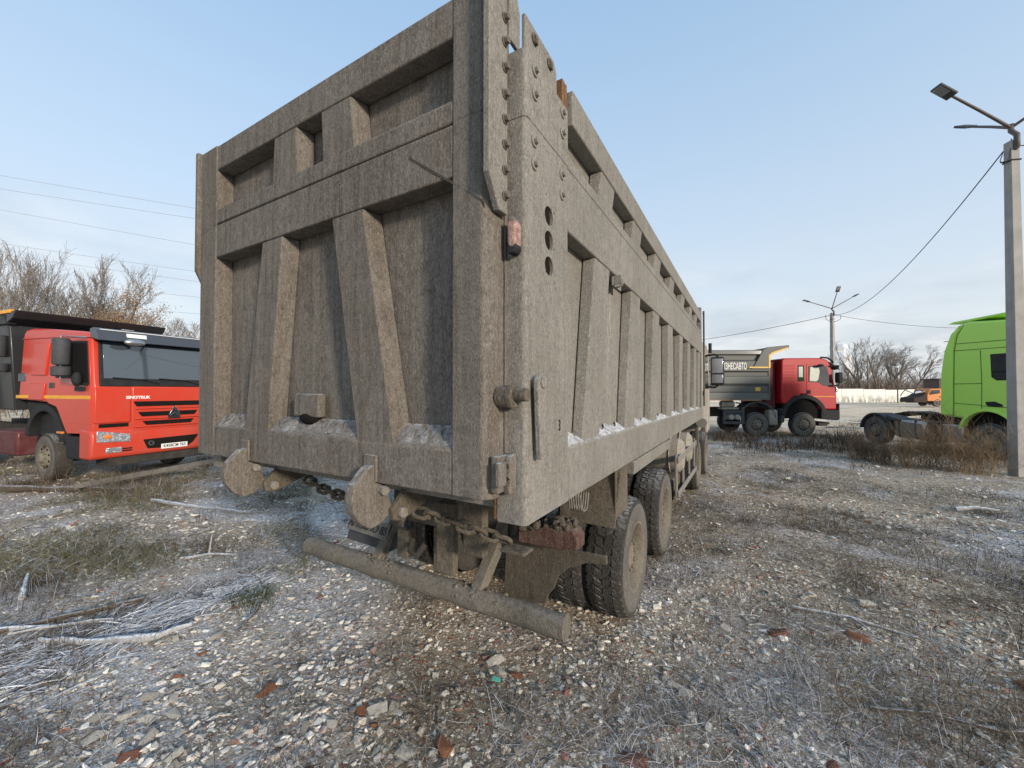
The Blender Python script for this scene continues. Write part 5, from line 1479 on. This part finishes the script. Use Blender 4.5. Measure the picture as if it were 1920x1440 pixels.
def scatter_stones(name, n, d0, d1, s0, s1, keep=0.5):
    x, y, d = wedge(n, d0, d1)
    veg = mask_veg(x, y)
    ok = rng.random(n) < np.clip(1.2-(veg-0.45)*6.0, 0.15, 1)
    x, y, d = x[ok], y[ok], d[ok]; n = len(x)
    s = s0*(s1/s0)**(rng.random(n)**2.7)*(1+0.0*d)
    z = ground_h(x, y)
    col = PAL[rng.integers(0, len(PAL), n)]*rng.uniform(0.72,1.15,(n,1))
    rd = rng.random(n) < np.clip((mask_red(x,y)-0.42)*0.9, 0.035, 0.32)
    col[rd] = RED[rng.integers(0, len(RED), rd.sum())]*rng.uniform(0.7,1.1,(rd.sum(),1))
    V, F, Cc = [], [], []; off = 0
    idx = rng.integers(0, len(small), n)
    for k, (bv, bf) in enumerate(small):
        sel = np.where(idx == k)[0]; m = len(sel)
        if m == 0: continue
        sc = s[sel,None]*np.stack([rng.uniform(0.7,1.35,m), rng.uniform(0.6,1.1,m), rng.uniform(0.35,0.8,m)], -1)
        a = rng.uniform(0, 2*pi, m); t = rng.normal(0, 0.25, m)
        P = bv[None]*sc[:,None,:]
        # tilt about x then spin about z
        ct, st = np.cos(t)[:,None], np.sin(t)[:,None]
        Y2 = P[...,1]*ct-P[...,2]*st; Z2 = P[...,1]*st+P[...,2]*ct
        ca, sa = np.cos(a)[:,None], np.sin(a)[:,None]
        X3 = P[...,0]*ca-Y2*sa; Y3 = P[...,0]*sa+Y2*ca
        Q = np.stack([X3+x[sel,None], Y3+y[sel,None], Z2+(z[sel]+s[sel]*0.16)[:,None]], -1)
        V.append(Q.reshape(-1,3)); F.append((bf[None]+ (np.arange(m)*len(bv))[:,None,None]+off).reshape(-1,3))
        Cc.append(np.repeat(col[sel], len(bv), 0)); off += m*len(bv)
    o = raw_mesh(name, np.concatenate(V), np.concatenate(F), 3, m_stone, None, np.concatenate(Cc))
    return tag(o, 'pale crushed rubble and brick chips spread over the yard', 'rubble', kind='stuff')
# the 20 face icosphere keeps each chip cheap
scatter_stones('rubble', 40000, 1.9, 8.5, 0.0045, 0.032)
scatter_stones('rubble', 10000, 5.0, 26.0, 0.012, 0.055)

# bigger pieces, each its own part of the ground
big = []
for V, F in shards(12, 18):
    me = bpy.data.meshes.new('stone')
    me.from_pydata([tuple(v) for v in V], [], [tuple(f) for f in F]); me.update()
    big.append(me)
def stone_mats(cols, nm):
    out = []
    for i, c in enumerate(cols):
        n = NT(nm); v = n.coord()
        f = n.noise(v, 3.5, 6, 0.7); g = n.noise(v, 14, 4, 0.7)
        cc = n.mix(n.ramp(f,[(0.3,0.0),(0.7,1.0)]), tuple(x*0.72 for x in c), tuple(min(1,x*1.12) for x in c))
        cc = n.mix(n.math('MULTIPLY', n.ramp(g,[(0.56,0.0),(0.7,1.0)]), 0.5), cc, (0.12,0.105,0.09))
        n.bump(g, 0.7, 0.08); out.append(n.set(cc, 0.92, 0.0, 0.2))
    return out
pale_m = stone_mats([(0.80,0.75,0.66),(0.66,0.61,0.52),(0.50,0.46,0.38)], 'pale_stone')
red_m = stone_mats([(0.38,0.175,0.095),(0.29,0.135,0.095)], 'brick_red')
sets = {}
for k, me in enumerate(big):
    for j, m in enumerate(pale_m + red_m):
        c = me.copy(); c.materials.clear(); c.materials.append(m); c.name = 'stone' if j < 3 else 'brick_fragment'
        sets[(k,j)] = c
def big_stone(x, y, s, j, k=None, a=None, flat=None):
    k = random.randrange(len(big)) if k is None else k
    nm = 'stone' if j < 3 else 'brick_fragment'
    o = bpy.data.objects.new(nm, sets[(k,j)]); COL.objects.link(o)
    o.parent = ground
    fz = flat or random.uniform(0.35,0.6)
    o.scale = (s*random.uniform(0.9,1.35), s*random.uniform(0.65,1.0), s*fz)
    o.location = (x, y, gz(x,y)+s*fz*0.25)
    o.rotation_euler = (random.gauss(0,0.15), random.gauss(0,0.15), a if a is not None else random.uniform(0,6.28))
    return o
xs, ys, ds = wedge(900, 2.0, 11.0, 1.0)
vg = mask_veg(xs, ys); nb = 0
for x, y, d, v in zip(xs, ys, ds, vg):
    if nb >= 225: break
    if random.random() > np.clip(1.35-(v-0.38)*6, 0.12, 1): continue
    if -3.3 < x < -0.8 and y > 2.0 and random.random() < 0.7: continue
    s = random.uniform(0.016, 0.038)*(0.75+0.13*d)
    j = random.choice((0,0,0,1,1,2,3,4)) if random.random() < 0.75 else random.choice((0,1,2))
    big_stone(x, y, s, j); nb += 1
# pieces that stand out in the photograph
for x,y,s,j,f in ((-1.98,1.73,0.060,0,0.3),(-1.90,1.80,0.05,1,0.3),(-1.47,1.75,0.062,3,0.5),(-2.05,1.68,0.045,3,0.4),(-1.62,1.62,0.05,0,0.5),(-0.43,2.92,0.05,0,0.6),(-0.37,2.88,0.045,0,0.7),(-0.50,2.95,0.05,1,0.5),
                  (-1.60,2.50,0.06,0,0.5),(-1.52,2.42,0.05,0,0.6),(-1.40,2.45,0.045,3,0.5),(-3.05,1.10,0.055,0,0.4),(-3.15,1.0,0.06,0,0.4),(-3.3,0.95,0.065,0,0.4),(-3.4,0.85,0.05,1,0.5),(-3.25,0.80,0.06,0,0.45),(-3.1,0.85,0.05,0,0.5),(-3.35,1.08,0.045,1,0.5),(-3.2,1.15,0.04,0,0.5),(-2.95,0.95,0.045,1,0.5),(-2.9,0.85,0.05,4,0.4),(-2.75,1.5,0.06,3,0.4),
                  (0.35,2.55,0.075,0,0.5),(0.05,2.35,0.06,4,0.5),(-0.55,2.2,0.07,4,0.35),(0.95,4.9,0.085,0,0.45),(0.75,4.2,0.07,3,0.5),(0.2,4.0,0.07,4,0.45),(1.6,4.1,0.06,3,0.6)):
    big_stone(x, y, s, j, flat=f)
sc = MB()
sc.hexa([(-0.05,-0.02,0.0),(0.05,-0.03,0.01),(0.06,0.02,0.0),(-0.04,0.03,0.015),(-0.05,-0.02,0.008),(0.05,-0.03,0.02),(0.05,0.02,0.02),(-0.04,0.03,0.03)])
so = sc.build('plastic_scrap', m_plastic_scrap, None, bevel=0.004); so.location = (-1.49, 2.32, gz(-1.49,2.32)+0.01); so.rotation_euler = (0.1,0.2,0.5); so.scale = (0.6,0.6,0.6)
tag(so, 'small crumpled turquoise plastic scrap on the rubble below the pipe', 'scrap')

# blades: thin ribbons for litter, dead weeds and grass
def blades(name, label, cat, x, y, L, h, wid, col, lean=1.0, seg=3, curl=0.6, dirs=None, kind='stuff', z0=None):
    n = len(x)
    a = rng.uniform(0, 2*pi, n) if dirs is None else dirs
    z = ground_h(x, y) if z0 is None else z0
    t = np.linspace(0, 1, seg+1)
    bend = rng.normal(0, curl, n)
    V = np.zeros((n, (seg+1)*2, 3)); 
    px, py, pz = x.copy(), y.copy(), z.copy()
    ang = a.copy()
    sidev = np.stack([-np.sin(a+rng.normal(0,0.5,n)), np.cos(a), rng.normal(0,0.45,n)], -1)
    sidev /= np.linalg.norm(sidev, axis=1, keepdims=True)
    for i in range(seg+1):
        w = wid*(1-0.75*t[i])
        zz_ = z + h*np.sin(np.clip(t[i]*lean,0,1)*pi/2) if np.isscalar(lean) else z + h*t[i]
        V[:,2*i] = np.stack([px, py, zz_], -1) - sidev*w[:,None]
        V[:,2*i+1] = np.stack([px, py, zz_], -1) + sidev*w[:,None]
        ang = ang + bend/seg
        px = px + np.cos(ang)*L/seg; py = py + np.sin(ang)*L/seg
    off = (np.arange(n)*(seg+1)*2)[:,None]
    F = np.concatenate([np.stack([off[:,0]+2*i, off[:,0]+2*i+1, off[:,0]+2*i+3, off[:,0]+2*i+2], -1) for i in range(seg)])
    o = raw_mesh(name, V.reshape(-1,3), F, 4, m_twig, None, np.repeat(col, (seg+1)*2, 0))
    return tag(o, label, cat, kind=kind)
DARK = np.array([(0.060,0.045,0.032),(0.090,0.068,0.048),(0.045,0.036,0.028),(0.12,0.09,0.062)])
TAN = np.array([(0.24,0.19,0.13),(0.17,0.135,0.095),(0.30,0.255,0.19)])
FRO = np.array([(0.50,0.52,0.56),(0.40,0.415,0.45),(0.60,0.62,0.65)])
def pick(P, n): return P[rng.integers(0, len(P), n)]*rng.uniform(0.75,1.2,(n,1))
# flat mats of dead stalks
x, y, d = wedge(120000, 1.9, 22.0)
v = mask_veg(x, y); ok = rng.random(len(x)) < np.clip((v-0.465)*8.0, 0.07, 0.9)
x, y, d = x[ok], y[ok], d[ok]; n = len(x)
fm = mask_frost(x, y)
col = pick(DARK, n); tn = rng.random(n) < 0.34; col[tn] = pick(TAN, tn.sum())
fz = rng.random(n) < np.clip((fm-0.46)*4.0, 0.06, 0.70); col[fz] = pick(FRO, fz.sum())
L = rng.uniform(0.05, 0.22, n)*(0.9+0.05*d); wid = rng.uniform(0.0005, 0.0015, n)*(0.6+0.30*d)
blades('plant_litter', 'dark matted dead stalks and frosted litter lying over the rubble', 'plant litter', x, y, L, rng.uniform(0.005,0.055,n)*(0.8+0.04*d), wid, col, curl=0.9)
# sticks under thick frost, swept into a band at the left edge
n = 5200
t = rng.random(n); wdt = rng.normal(0, 1.0, n)*(0.10+0.16*t)
ax, ay, bx_, by2_ = -4.35, 2.35, -4.55, 0.35
ux, uy = bx_-ax, by2_-ay; ul = math.hypot(ux, uy); ux /= ul; uy /= ul
x = ax+(bx_-ax)*t - uy*wdt; y = ay+(by2_-ay)*t + ux*wdt
dirs = math.atan2(uy, ux)+rng.normal(0,0.5,n)+rng.choice([0,pi],n)
col = pick(FRO, n)*1.4; dk = rng.random(n) < 0.22; col[dk] = pick(DARK, dk.sum())*1.4
blades('frosted_sticks', 'band of frosted sticks and splinters swept together in the left foreground', 'sticks', x, y, 0.04+0.26*rng.random(n)**2.5, rng.uniform(0.008,0.04,n), rng.uniform(0.002,0.007,n), col, curl=0.25, dirs=dirs)
# short upright dead tufts, gathered in clumps
cx, cy, cd = wedge(2400, 2.2, 34.0, 0.85)
v = mask_veg(cx, cy); ok = rng.random(len(cx)) < np.clip((v-0.46)*6, 0.03, 1); cx, cy, cd = cx[ok], cy[ok], cd[ok]
k = 20
x = np.repeat(cx, k) + rng.normal(0, 0.09, len(cx)*k)*np.repeat(0.7+0.06*cd, k); y = np.repeat(cy, k) + rng.normal(0, 0.09, len(cx)*k)*np.repeat(0.7+0.06*cd, k)
dd = np.repeat(cd, k); n = len(x)
col = pick(DARK, n)*1.15; tn = rng.random(n) < 0.3; col[tn] = pick(TAN, tn.sum())*0.8
fz = rng.random(n) < 0.10; col[fz] = pick(FRO, fz.sum())
hh = rng.uniform(0.05,0.20,n)*np.repeat(rng.uniform(0.4,1.3,len(cx)),k)
blades('dead_weeds', 'small dark brown tufts of dead weeds dotted over the yard', 'weeds', x, y, rng.uniform(0.03,0.14,n), hh, rng.uniform(0.0006,0.0014,n)*(0.6+0.26*dd), col)
# tangled knee-low brush in separate dark clumps, thinning out into the yard
cx, cy, cd = wedge(420, 3.0, 30.0, 0.8)
v = mask_veg(cx, cy); ok = rng.random(len(cx)) < np.clip((v-0.43)*7, 0.04, 1); cx, cy, cd = cx[ok], cy[ok], cd[ok]
k = 150; m = len(cx)
sz = np.repeat(rng.uniform(0.10,0.30,m), k)*np.repeat(0.8+0.05*cd, k)
x = np.repeat(cx,k)+rng.normal(0,1,m*k)*sz; y = np.repeat(cy,k)+rng.normal(0,1,m*k)*sz; dd = np.repeat(cd,k); n = m*k
col = pick(DARK, n)*np.repeat(rng.uniform(0.7,1.5,m),k)[:,None]; fz = rng.random(n) < np.repeat(rng.choice([0.02,0.05,0.14],m),k); col[fz] = pick(FRO, fz.sum())
blades('low_brush', 'tangled dark brown clumps of dead low brush scattered over the yard', 'brush', x, y, rng.uniform(0.06,0.20,n)*(0.8+0.03*dd), rng.uniform(0.01,0.11,n)*np.repeat(rng.uniform(0.5,1.3,m),k), rng.uniform(0.0006,0.0014,n)*(0.6+0.28*dd), col, curl=1.4)
# olive and straw grass on the left, in front of the orange red truck
def region(n, r0, r1, d0, d1):
    d = rng.uniform(d0, d1, n); r = rng.uniform(r0, r1, n)*d
    return r*cos(YAW)-d*sin(YAW), r*sin(YAW)+d*cos(YAW), d
x, y, d = region(46000, -1.38, -0.50, 4.2, 9.8)
g = fbm(x*0.7+31, y*0.7+77, 4); prob = np.clip((g-0.40)*5.0, 0.0, 1)*np.where(d > 6.9, 1.3, 0.8)
ok = rng.random(len(x)) < prob; x, y, d = x[ok], y[ok], d[ok]; n = len(x)
OLV = np.array([(0.105,0.105,0.040),(0.14,0.13,0.055),(0.19,0.16,0.075),(0.08,0.09,0.035),(0.24,0.20,0.11)])
col = pick(OLV, n); fz = rng.random(n) < 0.20; col[fz] = pick(FRO, fz.sum())*0.8
blades('grass', 'olive green and straw coloured grass in front of the orange red truck', 'grass', x, y, rng.uniform(0.08,0.26,n), rng.uniform(0.02,0.13,n), rng.uniform(0.0014,0.0034,n), col, curl=1.1)
# taller brown weeds along the foot of both parked trucks
def tall(name, label, n, r0, r1, d0, d1, h0, h1, col, wid=0.006, thr=0.40):
    x, y, d = region(n, r0, r1, d0, d1)
    ok = rng.random(n) < np.clip((fbm(x*1.1+5, y*1.1+9, 3)-thr)*5, 0, 1)
    x, y, d = x[ok], y[ok], d[ok]; n = len(x)
    blades(name, label, 'weeds', x, y, rng.uniform(0.05,0.5,n), rng.uniform(h0,h1,n), rng.uniform(0.4,1,n)*wid, pick(np.array(col), n), seg=4, curl=0.8)
tall('tall_weeds', 'brown standing weeds along the foot of the orange red truck', 1700, -1.36, -0.85, 7.2, 8.6, 0.10, 0.50, [(0.14,0.105,0.07),(0.10,0.075,0.05),(0.19,0.15,0.10)])
tall('tall_weeds', 'dark dead weeds in front of the deep red dump truck', 4200, 0.46, 0.86, 13.0, 17.2, 0.10, 0.55, [(0.10,0.075,0.055),(0.07,0.055,0.042),(0.15,0.115,0.08)], 0.011)
tall('tall_weeds', 'brown tangled undergrowth around the green tractor unit', 3200, 0.84, 1.25, 10.0, 13.6, 0.06, 0.38, [(0.11,0.08,0.052),(0.075,0.056,0.04),(0.16,0.12,0.075)], 0.005, 0.36)
# one small green tuft under the pipe end
x = -4.05+rng.normal(0,0.13,420); y = 2.06+rng.normal(0,0.11,420)
blades('grass_tuft', 'small fresh green tuft beside the left end of the under-run pipe', 'grass', x, y, rng.uniform(0.03,0.09,420), rng.uniform(0.02,0.10,420), rng.uniform(0.002,0.004,420), pick(np.array([(0.06,0.085,0.035),(0.085,0.11,0.045),(0.05,0.06,0.03),(0.2,0.21,0.19)]),420))

# ------------------------------------------------------------------ weed bushes beside the green truck, each a plant of its own
def bush(label, r, d, h, seed, cols, n=46, spread=0.34, group='dry weed bushes beside the green truck', wid=0.0045):
    x, y, _ = cam_ground(r, d)
    R_ = np.random.default_rng(seed)
    V, F, Cc, o = [], [], [], 0
    stem = MB()
    for i in range(n):
        a = R_.uniform(0, 2*pi); L = h*R_.uniform(0.35, 1.05); ln = abs(R_.normal(0, spread*1.7))
        p0 = Vector((R_.normal(0,0.16 if n > 20 else 0.03), R_.normal(0,0.16 if n > 20 else 0.03), -0.03))
        pts = [p0]
        for k in range(1, 5):
            t = k/4; out = ln*t**1.4
            pts.append(p0 + Vector((cos(a)*out*L + R_.normal(0,0.02), sin(a)*out*L + R_.normal(0,0.035), L*(t-0.25*ln*t*t))))
        stem.tube(pts, [wid, wid*0.85, wid*0.65, wid*0.45, wid*0.2], 3, False)
        for q in range(11):
            t = R_.uniform(0.3, 1.0); kk = min(3, int(t*4)); b = pts[kk].lerp(pts[kk+1], t*4-kk)
            aa = R_.uniform(0, 2*pi); l = h*R_.uniform(0.10, 0.28)
            e = b + Vector((cos(aa)*l*0.6, sin(aa)*l*0.6, l*0.8))
            stem.tube([b, b.lerp(e,0.5)+Vector((0,0,0.01)), e], [wid*0.5, wid*0.4, wid*0.2], 3, False)
    m = stem.build('weed_bush', cols, None, fix=False)
    m.location = (x, y, 0)
    return tag(m, label, 'bush', group)
mb1 = M_plain('dry_brown_stalks', (0.20,0.135,0.075), 0.9, var=0.4, scale=3)
mb2 = M_plain('dark_brown_stalks', (0.095,0.066,0.042), 0.9, var=0.4, scale=3)
mb3 = M_plain('olive_stalks', (0.15,0.135,0.055), 0.9, var=0.4, scale=3)
bush('rust brown weed bush tight against the left side of the near lamp post', 11.35, 9.75, 1.25, 1, mb1, 70)
bush('rust brown weed bush second from the near lamp post', 11.0, 9.95, 1.5, 2, mb1, 70)
bush('tall rust brown weed bush in front of the green wheel arch', 11.0, 10.5, 1.6, 3, mb1, 64)
bush('thin yellow green weed standing tall in front of the green cab rear', 10.7, 10.9, 1.50, 4, mb3, 10, 0.10)
bush('brown weed bush in front of the silver side skirt', 10.4, 10.6, 1.2, 5, mb1, 60)
bush('dark weed bush in front of the tractor fuel tank', 10.3, 11.6, 0.85, 6, mb2, 60)
bush('dark olive weed bush by the tractor rear tyre', 11.0, 12.6, 0.95, 7, mb2, 54)
bush('dark weed bush between the fuel tank and the steps', 10.2, 11.0, 0.70, 8, mb2, 54)
bush('low dark weed bush left of the tractor rear wheel', 11.9, 14.1, 0.6, 9, mb2, 40)
# a few single stalks near the camera
bush('lone leafless brown stalk standing in the rubble near the camera', *( -0.716*cos(YAW)+2.399*sin(YAW), 0.716*sin(YAW)+2.399*cos(YAW)), 0.34, 12, mb2, 4, 0.12, None, 0.0028)
bush('thin dead stalk on the right foreground', 1.25, 3.1, 0.22, 13, mb2, 5, 0.2, None, 0.0025)

# ------------------------------------------------------------------ fallen branches and boards
def branch(label, pts, rad, mat, twigs=(), group=None, name='branch'):
    c = Vector(pts[len(pts)//2]); c.z = 0
    P = [Vector((p[0], p[1], gz(p[0],p[1])+p[2])) - c for p in pts]
    # finer, slightly crooked
    Q = []; n = len(P)
    for i in range(n-1):
        for s in range(4):
            t = s/4; Q.append(P[i].lerp(P[i+1], t) + Vector((random.gauss(0,rad*0.18), random.gauss(0,rad*0.18), random.gauss(0,rad*0.1))))
    Q.append(P[-1])
    m = MB(); N = len(Q)
    m.tube(Q, [rad*(1-0.55*i/N)*random.uniform(0.88,1.1) for i in range(N)], 10)
    for (i, v, r2) in twigs:
        b = P[i]; e = b + Vector(v)
        m.tube([b, b.lerp(e,0.5)+Vector((0,0,0.01)), e], [r2, r2*0.85, r2*0.6], 8)
    o = m.build(name, mat, None, smooth=50)
    o.location = c
    return tag(o, label, 'branch', group)
branch('thick frosted forked branch lying on the rubble in the left foreground', [(-4.03,1.33,0.03),(-4.25,1.17,0.035),(-4.5,1.02,0.035),(-4.78,0.86,0.035)], 0.033, m_branch, [(0,(0.10,0.20,0.03),0.024)])
branch('long pale branch on the grass left of the left hinge hook', [(-9.25,2.98,0.05),(-8.7,3.02,0.06),(-8.1,3.13,0.06),(-7.5,3.32,0.05),(-7.0,3.45,0.04)], 0.035, m_branch)
branch('long dark frosted stick running in from the left edge', [(-4.95,1.55,0.02),(-5.1,1.20,0.025),(-5.2,0.85,0.03),(-5.25,0.45,0.03)], 0.026, m_branch_br)
branch('second frosted stick beside the long dark one at the left edge', [(-5.0,0.95,0.02),(-5.3,0.72,0.025),(-5.6,0.45,0.02)], 0.024, m_branch)
branch('short pale stick standing aslant in the left grass', [(-5.86,0.94,0.03),(-6.1,0.99,0.06),(-6.38,1.06,0.10)], 0.026, m_branch)
branch('grey brown log lying in front of the orange red truck wheel', [(-12.6,1.72,0.06),(-11.9,2.1,0.08),(-11.1,2.6,0.07),(-10.4,3.02,0.05)], 0.075, m_branch_br)
branch('thin pale twig in the grass behind the frosted branch', [(-5.7,2.15,0.03),(-5.5,2.3,0.06),(-5.3,2.5,0.04)], 0.016, m_branch, [(1,(-0.05,0.05,0.2),0.010)])
branch('pale stick lying far out on the right side of the yard', [(3.0,9.6,0.04),(3.25,9.7,0.08),(3.55,9.75,0.05)], 0.04, m_branch)
branch('thin frosted twig right of the rear wheels', [(0.35,4.5,0.02),(0.75,4.48,0.03),(1.15,4.42,0.02)], 0.014, m_branch, [(1,(0.1,-0.25,0.02),0.009)])
branch('curved dark twig in the right foreground', [(0.65,3.35,0.02),(0.95,3.42,0.05),(1.25,3.45,0.03),(1.45,3.6,0.02)], 0.011, m_branch_br)
branch('frosted splinters bundle at the left foreground', [(-4.75,1.25,0.02),(-4.9,1.05,0.03),(-5.1,0.9,0.02)], 0.016, m_branch, [(1,(-0.2,-0.3,0.01),0.012),(1,(0.25,0.2,0.02),0.011),(0,(-0.2,0.15,0.02),0.01)])
branch('dark stick lying in the dead leaves under the left end of the pipe', [(-3.9,2.05,0.02),(-3.72,1.9,0.03),(-3.6,1.72,0.02)], 0.014, m_branch_br)
# grey board in front of the left truck
p0, p1 = Vector((-12.75,3.0,0)), Vector((-13.1,5.9,0))
p0 = Vector((-10.9,2.35,0)); p1 = Vector((-10.45,5.3,0))
cbd = (p0+p1)/2; dv = (p1-p0)/2; sd = dv.cross(Vector((0,0,1))).normalized()*0.025
bdm = MB().hexa([-dv-sd+Vector((0,0,0.16)), dv-sd+Vector((0,0,0.42)), dv+sd+Vector((0,0,0.42)), -dv+sd+Vector((0,0,0.16)), -dv-sd+Vector((0,0,0.26)), dv-sd+Vector((0,0,0.52)), dv+sd+Vector((0,0,0.52)), -dv+sd+Vector((0,0,0.26))])
bo_ = bdm.build('plank', M_plain('weathered_grey_board', (0.12,0.112,0.10), 0.85, var=0.3, scale=6, bump=0.4), None, bevel=0.006); bo_.location = cbd
tag(bo_, 'long weathered grey board propped low in front of the orange red truck bumper', 'board')
